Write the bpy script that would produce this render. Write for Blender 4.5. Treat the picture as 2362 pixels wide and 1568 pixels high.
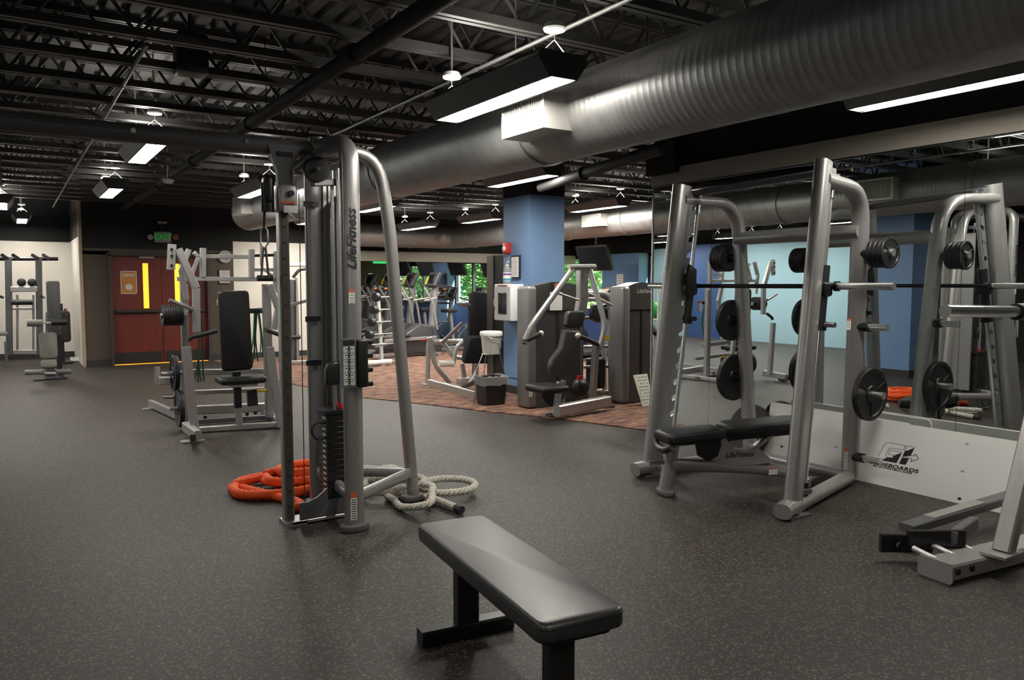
import bpy, bmesh, math, random
from mathutils import Vector, Matrix, Quaternion
random.seed(7)
for o in list(bpy.data.objects): bpy.data.objects.remove(o)
sc = bpy.context.scene
col = sc.collection
# ------------------------------------------------------------------ camera, world, exposure
F, CX, CY, EYE = 1800.0, 1181.0, 784.0, 1.5
PITCH = math.atan(129/F); YAW = math.atan(1161/F*math.cos(PITCH))
cam = bpy.data.cameras.new('camera'); camo = bpy.data.objects.new('camera', cam); col.objects.link(camo)
cam.sensor_fit = 'HORIZONTAL'; cam.sensor_width = 36.0; cam.lens = 36.0*F/2362.0
cam.clip_start = 0.05; cam.clip_end = 300
camo.location = (0, 0, EYE); camo.rotation_euler = (math.pi/2-PITCH, 0, -YAW)
sc.camera = camo
sc.view_settings.view_transform = 'Standard'; sc.view_settings.look = 'None'
sc.view_settings.gamma = 1.0; sc.view_settings.use_curve_mapping = False
sc.view_settings.exposure = 0.1
LAMP = 66.0          # radiance of the fluorescent lenses
UPLIGHT = 26.0
LAMP_CARDIO = 125.0     # the cardio bay burns brighter
world = bpy.data.worlds.new('sky'); sc.world = world; world.use_nodes = True
wn = world.node_tree; wn.nodes.clear()
wo = wn.nodes.new('ShaderNodeOutputWorld'); wb = wn.nodes.new('ShaderNodeBackground')
sk = wn.nodes.new('ShaderNodeTexSky'); sk.sky_type = 'HOSEK_WILKIE'; sk.turbidity = 4.0
sk.sun_direction = Vector((0.5, -0.3, 0.8)).normalized()
wn.links.new(sk.outputs[0], wb.inputs[0]); wb.inputs[1].default_value = 9.0
wn.links.new(wb.outputs[0], wo.inputs[0])
sun = bpy.data.lights.new('sun', 'SUN'); sun.energy = 45.0; sun.angle = 0.05; sun.color = (1, .96, .88)
suno = bpy.data.objects.new('sun', sun); col.objects.link(suno); suno.location = (30, 10, 30)
suno.rotation_euler = Vector((-.28, .62, -.75)).to_track_quat('-Z', 'Y').to_euler()
# ------------------------------------------------------------------ pixels to places (2362 x 1568 frame)
CF = Vector((math.sin(YAW)*math.cos(PITCH), math.cos(YAW)*math.cos(PITCH), -math.sin(PITCH)))
CR = Vector((math.cos(YAW), -math.sin(YAW), 0)); CU = CR.cross(CF)
def ray(x, y): return CF + CR*((x-CX)/F) - CU*((y-CY)/F)
def onz(x, y, z=0.0):
    d = ray(x, y); t = (z-EYE)/d.z; return Vector((d.x*t, d.y*t, z))
def onx(x, y, X):
    d = ray(x, y); t = X/d.x; return Vector((X, d.y*t, EYE+d.z*t))
def ony(x, y, Y):
    d = ray(x, y); t = Y/d.y; return Vector((d.x*t, Y, EYE+d.z*t))
def onplane(x, y, p, n):
    d = ray(x, y); e = Vector((0, 0, EYE)); t = (Vector(p)-e).dot(Vector(n))/d.dot(Vector(n)); return e + d*t
# ------------------------------------------------------------------ materials
MATS = {}
def mat(name, color, rough=.5, metal=0.0, spec=.5, noise=None, bump=None, emit=None, coat=0.0, trans=0.0):
    """noise=(scale, amount) varies the colour; bump=(scale, strength)"""
    if name in MATS: return MATS[name]
    m = bpy.data.materials.new(name); m.use_nodes = True; MATS[name] = m
    nt = m.node_tree; b = nt.nodes['Principled BSDF']
    b.inputs['Base Color'].default_value = (*color, 1); b.inputs['Roughness'].default_value = rough
    b.inputs['Metallic'].default_value = metal; b.inputs['Specular IOR Level'].default_value = spec
    b.inputs['Coat Weight'].default_value = coat; b.inputs['Transmission Weight'].default_value = trans
    tc = nt.nodes.new('ShaderNodeTexCoord')
    if noise:
        n = nt.nodes.new('ShaderNodeTexNoise'); n.inputs['Scale'].default_value = noise[0]; n.inputs['Detail'].default_value = 4
        nt.links.new(tc.outputs['Object'], n.inputs['Vector'])
        r = nt.nodes.new('ShaderNodeMapRange'); r.inputs[3].default_value = 1-noise[1]; r.inputs[4].default_value = 1+noise[1]
        r.inputs[1].default_value = .3; r.inputs[2].default_value = .7
        nt.links.new(n.outputs['Fac'], r.inputs[0])
        mx = nt.nodes.new('ShaderNodeVectorMath'); mx.operation = 'SCALE'; mx.inputs[0].default_value = color
        nt.links.new(r.outputs[0], mx.inputs['Scale']); nt.links.new(mx.outputs[0], b.inputs['Base Color'])
    if bump:
        n = nt.nodes.new('ShaderNodeTexNoise'); n.inputs['Scale'].default_value = bump[0]; n.inputs['Detail'].default_value = 3
        nt.links.new(tc.outputs['Object'], n.inputs['Vector'])
        bp = nt.nodes.new('ShaderNodeBump'); bp.inputs['Strength'].default_value = bump[1]; bp.inputs['Distance'].default_value = .004
        nt.links.new(n.outputs['Fac'], bp.inputs['Height']); nt.links.new(bp.outputs[0], b.inputs['Normal'])
    if emit:
        b.inputs['Emission Color'].default_value = (*emit[0], 1); b.inputs['Emission Strength'].default_value = emit[1]
    return m
GREY = mat('platinum_powder_coat', (.37, .362, .354), .33, .6, noise=(60, .06))
GREYD = mat('charcoal_powder_coat', (.13, .13, .135), .4, .4)
MID = mat('mid_grey_coat', (.22, .215, .21), .38, .4)
SILV = mat('silver_powder_coat', (.42, .41, .40), .36, .6, noise=(40, .06))
CHROME = mat('chrome', (.85, .85, .84), .22, .9)
STEEL = mat('brushed_steel', (.5, .5, .5), .3, 1.0)
BLACK = mat('black_plastic', (.012, .012, .013), .42)
BLACKM = mat('black_metal', (.014, .014, .015), .38, .2)
RUBBER = mat('black_rubber', (.02, .02, .02), .7)
VINYL = mat('black_vinyl', (.010, .010, .011), .45, spec=.35, bump=(120, .2))
VINYLS = mat('sheen_vinyl', (.020, .020, .021), .42, spec=1.0, bump=(160, .12))
VINYLG = mat('grey_vinyl', (.05, .05, .053), .42, bump=(140, .3))
PALEV = mat('khaki_vinyl', (.14, .135, .115), .45, bump=(140, .3))
IRON = mat('black_iron_plate', (.018, .018, .019), .4, .3, bump=(90, .2))
WHITEP = mat('white_paint', (.78, .77, .75), .45)
LABELW = mat('label_white', (.72, .71, .68), .6)
LABELO = mat('label_orange', (.55, .12, .03), .6)
INK = mat('black_ink', (.01, .01, .012), .6)
RED = mat('red_plastic', (.55, .02, .015), .4)
YELLOW = mat('yellow_plastic', (.75, .48, .03), .5)
GREENB = mat('green_rubber', (.02, .18, .04), .5)
GREEND = mat('dark_green_rubber', (.012, .06, .022), .5)
WALLW = mat('warm_white_wall', (.62, .58, .52), .8, noise=(3, .03))
WALLB = mat('brown_wall', (.068, .052, .037), .8, noise=(4, .06))
BEIGE = mat('beige_band', (.30, .27, .23), .7)
BLKWALL = mat('black_wall', (.006, .006, .006), .85)  # even near-black for the dark walls and upper bands
BLUE = mat('blue_wall', (.125, .22, .385), .55, noise=(3, .05), bump=(60, .1))
BLUEL = mat('light_blue_wall', (.30, .47, .55), .7)
BLUED = mat('deep_blue_wall', (.03, .075, .21), .6)
WOOD = None
BASEB = mat('dark_baseboard', (.02, .02, .02), .6)
JOIST = mat('joist_paint', (.05, .048, .046), .45, .2)
PIPE = mat('black_pipe_paint', (.012, .012, .012), .7, spec=.25)
CONDUIT = mat('galvanised_conduit', (.55, .54, .52), .35, .8)
DECK = mat('deck_paint', (.085, .083, .08), .75)
GALV = mat('galvanised_duct', (.40, .40, .395), .47, .75, noise=(9, .10))
GALVW = mat('galvanised_box', (.62, .61, .58), .38, .5)
MIRROR = mat('mirror_glass', (.80, .83, .82), .0, 1.0)
LENS = mat('lamp_lens', (1, 1, 1), .5, emit=((1, .95, .86), LAMP))
LENSC = mat('lamp_lens_cardio', (1, 1, 1), .5, emit=((1, .95, .86), LAMP_CARDIO))
LENSUP = mat('lamp_up_lens', (1, 1, 1), .5, emit=((1, .95, .86), UPLIGHT))
HOUSE = mat('lamp_housing', (.10, .10, .10), .45, .3)
ORANGE = mat('orange_nylon', (.95, .105, .010), .7, bump=(90, .6))
ROPEW = mat('white_poly_rope', (.52, .49, .43), .8, noise=(50, .15))
CREAM = mat('cream_plastic', (.68, .66, .6), .45)
PCBLUE = mat('screen_dark', (.01, .011, .014), .2)
KICK = mat('kick_plate', (.02, .018, .016), .5, .3)
SEATB = mat('navy_plastic', (.03, .05, .09), .45)
def glass_mat():
    m = bpy.data.materials.new('window_glass'); m.use_nodes = True; nt = m.node_tree
    nt.nodes.clear(); o = nt.nodes.new('ShaderNodeOutputMaterial')
    t = nt.nodes.new('ShaderNodeBsdfTransparent'); t.inputs[0].default_value = (.9, .95, .92, 1)
    g = nt.nodes.new('ShaderNodeBsdfGlossy'); g.inputs['Roughness'].default_value = .02
    mx = nt.nodes.new('ShaderNodeMixShader'); mx.inputs[0].default_value = .06
    nt.links.new(t.outputs[0], mx.inputs[1]); nt.links.new(g.outputs[0], mx.inputs[2]); nt.links.new(mx.outputs[0], o.inputs[0])
    return m
GLASS = glass_mat()
def liner_mat():
    m = bpy.data.materials.new('clear_liner'); m.use_nodes = True; nt = m.node_tree
    b = nt.nodes['Principled BSDF']; b.inputs['Base Color'].default_value = (.6, .6, .6, 1); b.inputs['Roughness'].default_value = .25
    b.inputs['Alpha'].default_value = .35
    return m
LINER = liner_mat()
def floor_mat():
    m = bpy.data.materials.new('speckled_rubber_floor'); m.use_nodes = True; nt = m.node_tree; b = nt.nodes['Principled BSDF']
    tc = nt.nodes.new('ShaderNodeTexCoord')
    v = nt.nodes.new('ShaderNodeTexVoronoi'); v.inputs['Scale'].default_value = 130
    n = nt.nodes.new('ShaderNodeTexNoise'); n.inputs['Scale'].default_value = 1.3; n.inputs['Detail'].default_value = 5
    nt.links.new(tc.outputs['Object'], v.inputs['Vector']); nt.links.new(tc.outputs['Object'], n.inputs['Vector'])
    sep = nt.nodes.new('ShaderNodeSeparateColor'); nt.links.new(v.outputs['Color'], sep.inputs[0])
    gt = nt.nodes.new('ShaderNodeMath'); gt.operation = 'GREATER_THAN'; gt.inputs[1].default_value = .84
    nt.links.new(sep.outputs[0], gt.inputs[0])
    ramp = nt.nodes.new('ShaderNodeValToRGB'); e = ramp.color_ramp
    e.elements[0].color = (.13, .06, .03, 1); e.elements[1].color = (.08, .08, .085, 1); x = e.elements.new(.5); x.color = (.13, .10, .07, 1)
    nt.links.new(sep.outputs[1], ramp.inputs[0])
    r2 = nt.nodes.new('ShaderNodeValToRGB'); r2.color_ramp.elements[0].color = (.020, .019, .018, 1); r2.color_ramp.elements[1].color = (.030, .028, .026, 1)
    nt.links.new(n.outputs['Fac'], r2.inputs[0])
    mx = nt.nodes.new('ShaderNodeMix'); mx.data_type = 'RGBA'
    nt.links.new(gt.outputs[0], mx.inputs[0]); nt.links.new(r2.outputs[0], mx.inputs[6]); nt.links.new(ramp.outputs[0], mx.inputs[7])
    nt.links.new(mx.outputs[2], b.inputs['Base Color']); b.inputs['Roughness'].default_value = .55; b.inputs['Specular IOR Level'].default_value = .35
    n2 = nt.nodes.new('ShaderNodeTexNoise'); n2.inputs['Scale'].default_value = 220; nt.links.new(tc.outputs['Object'], n2.inputs['Vector'])
    bp = nt.nodes.new('ShaderNodeBump'); bp.inputs['Strength'].default_value = .35; bp.inputs['Distance'].default_value = .002
    nt.links.new(n2.outputs['Fac'], bp.inputs['Height']); nt.links.new(bp.outputs[0], b.inputs['Normal'])
    return m
def carpet_mat():
    m = bpy.data.materials.new('patterned_carpet'); m.use_nodes = True; nt = m.node_tree; b = nt.nodes['Principled BSDF']
    tc = nt.nodes.new('ShaderNodeTexCoord'); mp = nt.nodes.new('ShaderNodeMapping')
    mp.inputs['Scale'].default_value = (1.0, 3.2, 1); mp.inputs['Rotation'].default_value = (0, 0, .57)
    nt.links.new(tc.outputs['Object'], mp.inputs[0])
    n = nt.nodes.new('ShaderNodeTexNoise'); n.inputs['Scale'].default_value = 4.2; n.inputs['Detail'].default_value = 7; n.inputs['Roughness'].default_value = .62
    nt.links.new(mp.outputs[0], n.inputs['Vector'])
    r = nt.nodes.new('ShaderNodeValToRGB'); e = r.color_ramp
    e.elements[0].position = .36; e.elements[0].color = (.030, .015, .022, 1); e.elements[1].position = .64; e.elements[1].color = (.30, .165, .085, 1)
    x = e.elements.new(.47); x.color = (.13, .062, .048, 1); x = e.elements.new(.55); x.color = (.20, .105, .062, 1)
    nt.links.new(n.outputs['Fac'], r.inputs[0]); nt.links.new(r.outputs[0], b.inputs['Base Color']); b.inputs['Roughness'].default_value = .95
    return m
def wood_mat():
    m = bpy.data.materials.new('cherry_wood_door'); m.use_nodes = True; nt = m.node_tree; b = nt.nodes['Principled BSDF']
    tc = nt.nodes.new('ShaderNodeTexCoord'); mp = nt.nodes.new('ShaderNodeMapping'); mp.inputs['Scale'].default_value = (7, 7, .7)
    nt.links.new(tc.outputs['Object'], mp.inputs[0])
    n = nt.nodes.new('ShaderNodeTexNoise'); n.inputs['Scale'].default_value = 2.5; n.inputs['Detail'].default_value = 5; nt.links.new(mp.outputs[0], n.inputs['Vector'])
    r = nt.nodes.new('ShaderNodeValToRGB'); e = r.color_ramp; e.elements[0].color = (.07, .006, .003, 1); e.elements[1].color = (.17, .018, .008, 1)
    nt.links.new(n.outputs['Fac'], r.inputs[0]); nt.links.new(r.outputs[0], b.inputs['Base Color']); b.inputs['Roughness'].default_value = .4
    return m
# ------------------------------------------------------------------ mesh builder
def rotm(d):
    return Vector(d).normalized().to_track_quat('Z', 'Y').to_matrix()
class MB:
    def __init__(s): s.v = []; s.f = []; s.sm = []
    def add(s, vs, fs, smooth=False):
        n = len(s.v); s.v += [tuple(v) for v in vs]; s.f += [tuple(i+n for i in f) for f in fs]; s.sm += [smooth]*len(fs); return s
    def box(s, c, size, rot=None):
        c = Vector(c); hx, hy, hz = size[0]/2, size[1]/2, size[2]/2
        P = [Vector((x*hx, y*hy, z*hz)) for z in (-1, 1) for y in (-1, 1) for x in (-1, 1)]
        if rot is not None: P = [rot @ p for p in P]
        return s.add([c+p for p in P], [(0, 2, 3, 1), (4, 5, 7, 6), (0, 1, 5, 4), (2, 6, 7, 3), (0, 4, 6, 2), (1, 3, 7, 5)])
    def rbox(s, c, size, r=.02, seg=3, rot=None):
        """box with rounded edges (cushions, housings)"""
        bm = bmesh.new(); bmesh.ops.create_cube(bm, size=1.0)
        for v in bm.verts: v.co = Vector((v.co.x*size[0], v.co.y*size[1], v.co.z*size[2]))
        r = min(r, min(size)*.49)
        bmesh.ops.bevel(bm, geom=list(bm.edges), offset=r, segments=seg, profile=.5, affect='EDGES', clamp_overlap=True)
        bm.verts.ensure_lookup_table(); c = Vector(c)
        P = [c + (rot @ v.co if rot is not None else v.co) for v in bm.verts]
        s.add(P, [[v.index for v in f.verts] for f in bm.faces], True); bm.free(); return s
    def pad(s, outline, t, edge=.02, M=None, seg=3):
        """upholstered slab: outline in xy, thickness t along z, rolled edges"""
        n = len(outline); ctr = Vector((sum(p[0] for p in outline)/n, sum(p[1] for p in outline)/n))
        rings = []
        prof = [(-t/2, 1.0)] + [(-t/2+edge*(1-math.cos(a)), -edge*(1-math.sin(a))) for a in [math.pi/2*k/seg for k in range(seg+1)]]
        prof = [(-t/2+edge*(1-math.cos(math.pi/2*k/seg)), edge*(1-math.sin(math.pi/2*k/seg))) for k in range(seg+1)]
        prof += [(t/2-edge*(1-math.sin(math.pi/2*k/seg)), edge*(1-math.cos(math.pi/2*k/seg))) for k in range(seg+1)]
        V = []
        for z, ins in prof:
            for p in outline:
                d = Vector(p)-ctr; L = d.length
                q = ctr + d*(max(L-ins, 0)/L if L else 0)
                V.append(Vector((q.x, q.y, z)))
        fs = []
        for k in range(len(prof)-1):
            for i in range(n): j = (i+1) % n; fs.append((k*n+i, k*n+j, (k+1)*n+j, (k+1)*n+i))
        fs.append(tuple(reversed(range(n)))); fs.append(tuple(range((len(prof)-1)*n, len(prof)*n)))
        if M is not None: V = [M @ v for v in V]
        return s.add(V, fs, True)
    def bar(s, p0, p1, w, h=None, up=(0, 0, 1), ch=0.0):
        """rectangular tube, w across, h along 'up'; ch chamfers its long edges"""
        p0, p1 = Vector(p0), Vector(p1); h = h or w; d = (p1-p0).normalized(); u = Vector(up)
        if abs(d.dot(u)) > .98: u = Vector((0, 1, 0))
        x = d.cross(u).normalized(); y = x.cross(d).normalized()
        a, b = w/2, h/2; c = ch or min(w, h)*.12
        prof = [(-a+c, -b), (a-c, -b), (a, -b+c), (a, b-c), (a-c, b), (-a+c, b), (-a, b-c), (-a, -b+c)]
        V = [p + x*q[0] + y*q[1] for p in (p0, p1) for q in prof]; n = 8
        fs = [(i, (i+1) % n, n+(i+1) % n, n+i) for i in range(n)] + [tuple(reversed(range(n))), tuple(range(n, 2*n))]
        return s.add(V, fs)
    def cyl(s, p0, p1, r, n=14, r2=None, smooth=True):
        p0, p1 = Vector(p0), Vector(p1); M = rotm(p1-p0); r2 = r if r2 is None else r2
        V = [p + M @ Vector((q*math.cos(2*math.pi*i/n), q*math.sin(2*math.pi*i/n), 0)) for p, q in ((p0, r), (p1, r2)) for i in range(n)]
        s.add(V, [(i, (i+1) % n, n+(i+1) % n, n+i) for i in range(n)], smooth)
        k = len(s.v)-2*n
        s.f += [tuple(k+i for i in reversed(range(n))), tuple(k+n+i for i in range(n))]; s.sm += [False, False]
        return s
    def lathe(s, prof, p, axis=(0, 0, 1), n=20, closed=True):
        """prof: list of (radius, along)"""
        p = Vector(p); M = rotm(axis); V = [p + M @ Vector((r*math.cos(2*math.pi*i/n), r*math.sin(2*math.pi*i/n), a)) for r, a in prof for i in range(n)]
        fs = [(k*n+i, k*n+(i+1) % n, (k+1)*n+(i+1) % n, (k+1)*n+i) for k in range(len(prof)-1) for i in range(n)]
        s.add(V, fs, True)
        if closed:
            k = len(s.v)-len(V); m = len(prof)-1
            s.f += [tuple(k+i for i in reversed(range(n))), tuple(k+m*n+i for i in range(n))]; s.sm += [False, False]
        return s
    def ball(s, c, r, n=12, sc=(1, 1, 1)):
        V = []; fs = []; c = Vector(c); m = n//2
        for j in range(m+1):
            t = math.pi*j/m
            for i in range(n):
                a = 2*math.pi*i/n; V.append(c + Vector((r*math.sin(t)*math.cos(a)*sc[0], r*math.sin(t)*math.sin(a)*sc[1], r*math.cos(t)*sc[2])))
        for j in range(m):
            for i in range(n): fs.append((j*n+i, (j+1)*n+i, (j+1)*n+(i+1) % n, j*n+(i+1) % n))
        return s.add(V, fs, True)
    def sweep(s, pts, prof, up=(0, 0, 1), smooth=True, cap=True, closed=False):
        """prof: list of (across, along up) swept along pts"""
        pts = [Vector(p) for p in pts]; m = len(pts); n = len(prof); V = []; lastx = None
        for i, p in enumerate(pts):
            if closed: d = (pts[(i+1) % m]-pts[i-1])
            else: d = (pts[min(i+1, m-1)]-pts[max(i-1, 0)])
            d.normalize(); u = Vector(up); x = d.cross(u)
            if x.length < .05: x = lastx.copy() if lastx else d.cross(Vector((0, 1, 0)))
            x.normalize()
            if lastx and x.dot(lastx) < 0: x = -x
            y = x.cross(d).normalized(); lastx = x
            V += [p + x*q[0] + y*q[1] for q in prof]
        fs = [(k*n+i, k*n+(i+1) % n, ((k+1) % m)*n+(i+1) % n, ((k+1) % m)*n+i) for k in range(m if closed else m-1) for i in range(n)]
        if cap and not closed: fs += [tuple(reversed(range(n))), tuple(range((m-1)*n, m*n))]
        return s.add(V, fs, smooth)
    def tube(s, pts, r, n=10, up=(0, 0, 1), rad=0, closed=False):
        """round tube; rad > 0 rounds the corners of the path"""
        if rad: pts = fillet(pts, rad)
        return s.sweep(pts, [(r*math.cos(2*math.pi*i/n), r*math.sin(2*math.pi*i/n)) for i in range(n)], up, closed=closed)
    def oval(s, pts, w, h, n=18, up=(0, 0, 1), rad=0, p=2.6):
        """flattened oval tube, w across, h along up"""
        if rad: pts = fillet(pts, rad)
        def se(a): c, q = math.cos(a), math.sin(a); return (w/2*math.copysign(abs(c)**(2/p), c), h/2*math.copysign(abs(q)**(2/p), q))
        return s.sweep(pts, [se(2*math.pi*i/n) for i in range(n)], up)
    def prism(s, outline, t, M=None):
        n = len(outline); V = [Vector((p[0], p[1], z)) for z in (-t/2, t/2) for p in outline]
        if M is not None: V = [M @ v for v in V]
        return s.add(V, [(i, (i+1) % n, n+(i+1) % n, n+i) for i in range(n)] + [tuple(reversed(range(n))), tuple(range(n, 2*n))])
    def quad(s, a, b, c, d): return s.add([a, b, c, d], [(0, 1, 2, 3)])
    def mesh(s, name, m):
        me = bpy.data.meshes.new(name); me.from_pydata(s.v, [], s.f); me.materials.append(m)
        me.polygons.foreach_set('use_smooth', s.sm); me.update(); me.set_sharp_from_angle(angle=math.radians(40)); return me
    def build(s, name, m, parent=None, label=None, loc=None, stuff=False):
        o = bpy.data.objects.new(name, s.mesh(name, m)); col.objects.link(o)
        if parent is not None: o.parent = parent
        if loc is not None: o.location = loc
        if label: o['label'] = label
        if stuff: o['kind'] = 'stuff'
        return o
def fillet(pts, r, n=6):
    pts = [Vector(p) for p in pts]; out = [pts[0]]
    for i in range(1, len(pts)-1):
        a, b, c = pts[i-1], pts[i], pts[i+1]; q = min(r, (a-b).length*.49, (c-b).length*.49)
        p0 = b + (a-b).normalized()*q; p1 = b + (c-b).normalized()*q
        for k in range(n+1): t = k/n; out.append(p0*(1-t)**2 + b*2*t*(1-t) + p1*t*t)
    return out + [pts[-1]]
def thing(name, label, cat, loc=(0, 0, 0), rz=0.0, group=None):
    o = bpy.data.objects.new(name, None); col.objects.link(o); o.empty_display_size = .1
    o.location = loc; o.rotation_euler = (0, 0, rz); o['label'] = label; o['category'] = cat
    if group: o['group'] = group
    return o
def tag(o, label, cat, group=None):
    o['label'] = label; o['category'] = cat
    if group: o['group'] = group
    return o
def struct(o, label=None, cat=None):
    o['kind'] = 'structure'
    if label: o['label'] = label
    if cat: o['category'] = cat
    return o
def sname(name, label, cat, loc=(0, 0, 0)):
    return struct(thing(name, label, cat, loc))
def copytree(o, loc=None, rz=None, label=None, parent=None):
    c = o.copy(); col.objects.link(c)
    if parent is not None: c.parent = parent
    if loc is not None: c.location = loc
    if rz is not None: c.rotation_euler = (0, 0, rz)
    if label: c['label'] = label
    for ch in o.children: copytree(ch, parent=c)
    return c
class L:
    """parts of a thing given in world coordinates"""
    def __init__(s, root): s.o = root; s.inv = Matrix.Rotation(-root.rotation_euler[2], 4, 'Z') @ Matrix.Translation(-Vector(root.location))
    def put(s, mb, name, m, label=None, parent=None, stuff=False):
        mb.v = [tuple(s.inv @ Vector(v)) for v in mb.v]
        return mb.build(name, m, parent or s.o, label, stuff=stuff)
def frame(o, x, y):
    """matrix with local x, y axes in the world and origin o"""
    x = Vector(x).normalized(); y = Vector(y); z = x.cross(y).normalized(); y = z.cross(x)
    M = Matrix.Identity(4)
    for i in range(3): M[i][0], M[i][1], M[i][2], M[i][3] = x[i], y[i], z[i], o[i]
    return M
def text_mesh(txt, size, shear=0.0, extrude=.0006, space=1.0, bold=0.0):
    c = bpy.data.curves.new('lettering', 'FONT'); c.body = txt; c.size = size; c.shear = shear; c.extrude = extrude
    c.space_character = space; c.align_x = 'CENTER'; c.align_y = 'CENTER'; c.offset = bold; c.resolution_u = 3
    o = bpy.data.objects.new('lettering_tmp', c); col.objects.link(o)
    dg = bpy.context.evaluated_depsgraph_get(); me = bpy.data.meshes.new_from_object(o.evaluated_get(dg))
    bpy.data.objects.remove(o); return me
def put_text(root, txt, size, M, m, name='lettering', **k):
    me = text_mesh(txt, size, **k); inv = Matrix.Rotation(-root.rotation_euler[2], 4, 'Z') @ Matrix.Translation(-Vector(root.location))
    me.transform(inv @ M); me.materials.clear(); me.materials.append(m)
    o = bpy.data.objects.new(name, me); col.objects.link(o); o.parent = root; return o
def label_plate(lp, M, w, h, head=LABELO, lines=5, name='warning_label', body=LABELW):
    """printed sticker: body, coloured head band, lines of print; M: x right, y up, z out"""
    b = lp.put(MB().prism([(-w/2, -h/2), (w/2, -h/2), (w/2, h/2), (-w/2, h/2)], .0012, M), name, body)
    if head: lp.put(MB().prism([(-w/2, h*.32), (w/2, h*.32), (w/2, h/2), (-w/2, h/2)], .0018, M), 'label_head', head, parent=b)
    mb = MB()
    for i in range(lines):
        y = h*(.24 - .68*i/max(lines-1, 1)); ww = w*(.40 if i % 3 else .33)
        mb.prism([(-ww, y-h*.018), (ww, y-h*.018), (ww, y+h*.018), (-ww, y+h*.018)], .0016, M)
    lp.put(mb, 'print_lines', INK, parent=b)
    return b
# ================================================================== the setting
WOOD = wood_mat(); FLOORM = floor_mat(); CARPET = carpet_mat()
DECKZ, JOISTZ, XM, YD = 3.45, 2.95, 5.70, 16.05
XL, YF, XW, YB, YWL = -5.0, -4.0, 12.4, 27.5, 18.4
fl = MB().box(((XL+XW)/2, (YF+YB)/2, -.1), (XW-XL+.4, YB-YF+.4, .2)).build('floor', FLOORM)
struct(fl, 'black speckled rubber gym floor', 'floor')
# carpet of the cardio area
cb = [onz(830, 917), onz(945, 929), onz(1125, 950), onz(1300, 968), onz(1420, 984), onz(1500, 995)]
out = [(3.3, YD), (3.42, 12.6), (3.52, 11.6)] + [(p.x, p.y) for p in cb] + [(5.9, 5.5), (5.9, 1), (XW, 1), (XW, YB), (3.3, YB)]
cp = MB().prism(out, .012, Matrix.Translation((0, 0, .0055))).build('floor_carpet', CARPET)
struct(cp, 'brown patterned carpet of the cardio area', 'carpet')
# ceiling: corrugated deck with its ribs running away from the camera
prof = []; x = XL-.2
while x < XW+.2:
    prof += [(x, DECKZ), (x+.09, DECKZ), (x+.105, DECKZ+.04), (x+.135, DECKZ+.04)]; x += .15
mb = MB(); n = len(prof)
mb.add([(p[0], y, p[1]) for y in (YF-.2, YB+.2) for p in prof], [(i, i+1, n+i+1, n+i) for i in range(n-1)])
mb.box(((XL+XW)/2, (YF+YB)/2, DECKZ+.12), (XW-XL+.4, YB-YF+.4, .1))
struct(mb.build('ceiling', DECK), 'dark corrugated steel roof deck', 'ceiling')
# walls
def wall(name, c, size, m, label):
    return struct(MB().box(c, size).build(name, m), label, 'wall')
H2 = DECKZ/2
wl = wall('wall_left', (XL-.1, (YF+YWL)/2, H2), (.2, YWL-YF+.4, DECKZ), BLUEL, 'light blue wall beyond the plate loaded machines')
for y0, y1, m_ in ((3.0, 9.6, BLKWALL), (14.9, 16.2, BLUED)):
    MB().box((XL+.03, (y0+y1)/2, 1.3), (.06, y1-y0, 2.6)).build('wall_panel', m_, wl)
MB().box((XL+.02, 7, 3.0), (.04, 22, .9)).build('upper_band', BLKWALL, wl)
wall('wall_front', ((XL+XW)/2, YF-.1, H2), (XW-XL+.4, .2, DECKZ), WALLB, 'brown wall behind the viewpoint')
wb_ = wall('wall_back', ((XL+1.13)/2, YWL+.1, 1.18), (1.13-XL, .2, 2.36), WALLW, 'warm white wall behind the pull-up frame')
MB().box(((XL+1.13)/2, YWL+.1, 2.9), (1.13-XL, .2, 1.1)).build('upper_band', BLKWALL, wb_)
MB().box(((XL+1.13)/2, YWL-.01, .06), (1.13-XL, .02, .12)).build('baseboard', BASEB, wb_)
wd = sname('wall_doors', 'brown wall around the double doors', 'wall', (1.13, YD, 0))
lw = L(wd)
DX0, DX1 = ony(259, 800, YD).x, ony(482, 800, YD).x; DZ = ony(300, 588, YD).z
mb = MB(); mb.box(((1.13+DX0)/2, YD+.1, 1.05), (DX0-1.13, .2, 2.1)); mb.box(((3.76+DX1)/2, YD+.1, 1.05), (3.76-DX1, .2, 2.1))
mb.box(((1.13+3.76)/2, YD+.1, (DZ+2.15)/2), (2.63, .2, 2.15-DZ)); lw.put(mb, 'wall_face', WALLB)
lw.put(MB().box(((1.13+3.76)/2, YD+.1, 2.8), (2.63, .2, 1.3)), 'upper_band', BLKWALL)
lw.put(MB().box((1.12, YD+1.3, 1.18), (.06, 2.5, 2.36)), 'return_wall', WALLW); lw.put(MB().box((1.12, YD+1.3, 2.9), (.06, 2.5, 1.08)), 'return_upper', BLKWALL)
lw.put(MB().box((1.11, YD+.06, H2), (.05, .16, DECKZ)), 'corner_edge', mat('tan_edge', (.33, .25, .18), .7))
mb = MB(); mb.box(((1.13+DX0)/2, YD-.012, .06), (DX0-1.13, .024, .12)); mb.box(((3.76+DX1)/2, YD-.012, .06), (3.76-DX1, .024, .12)); lw.put(mb, 'baseboard', BASEB)
wr = sname('wall_right_of_doors', 'warm white wall right of the double doors', 'wall', (4.7, YD, 0)); lw = L(wr)
lw.put(MB().box(((3.76+5.75)/2, YD+.1, 1.17), (1.99, .2, 2.34)), 'wall_face', WALLW)
lw.put(MB().box(((3.76+5.75)/2, YD+.1, 2.9), (1.99, .2, 1.12)), 'upper_band', BLKWALL)
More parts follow.
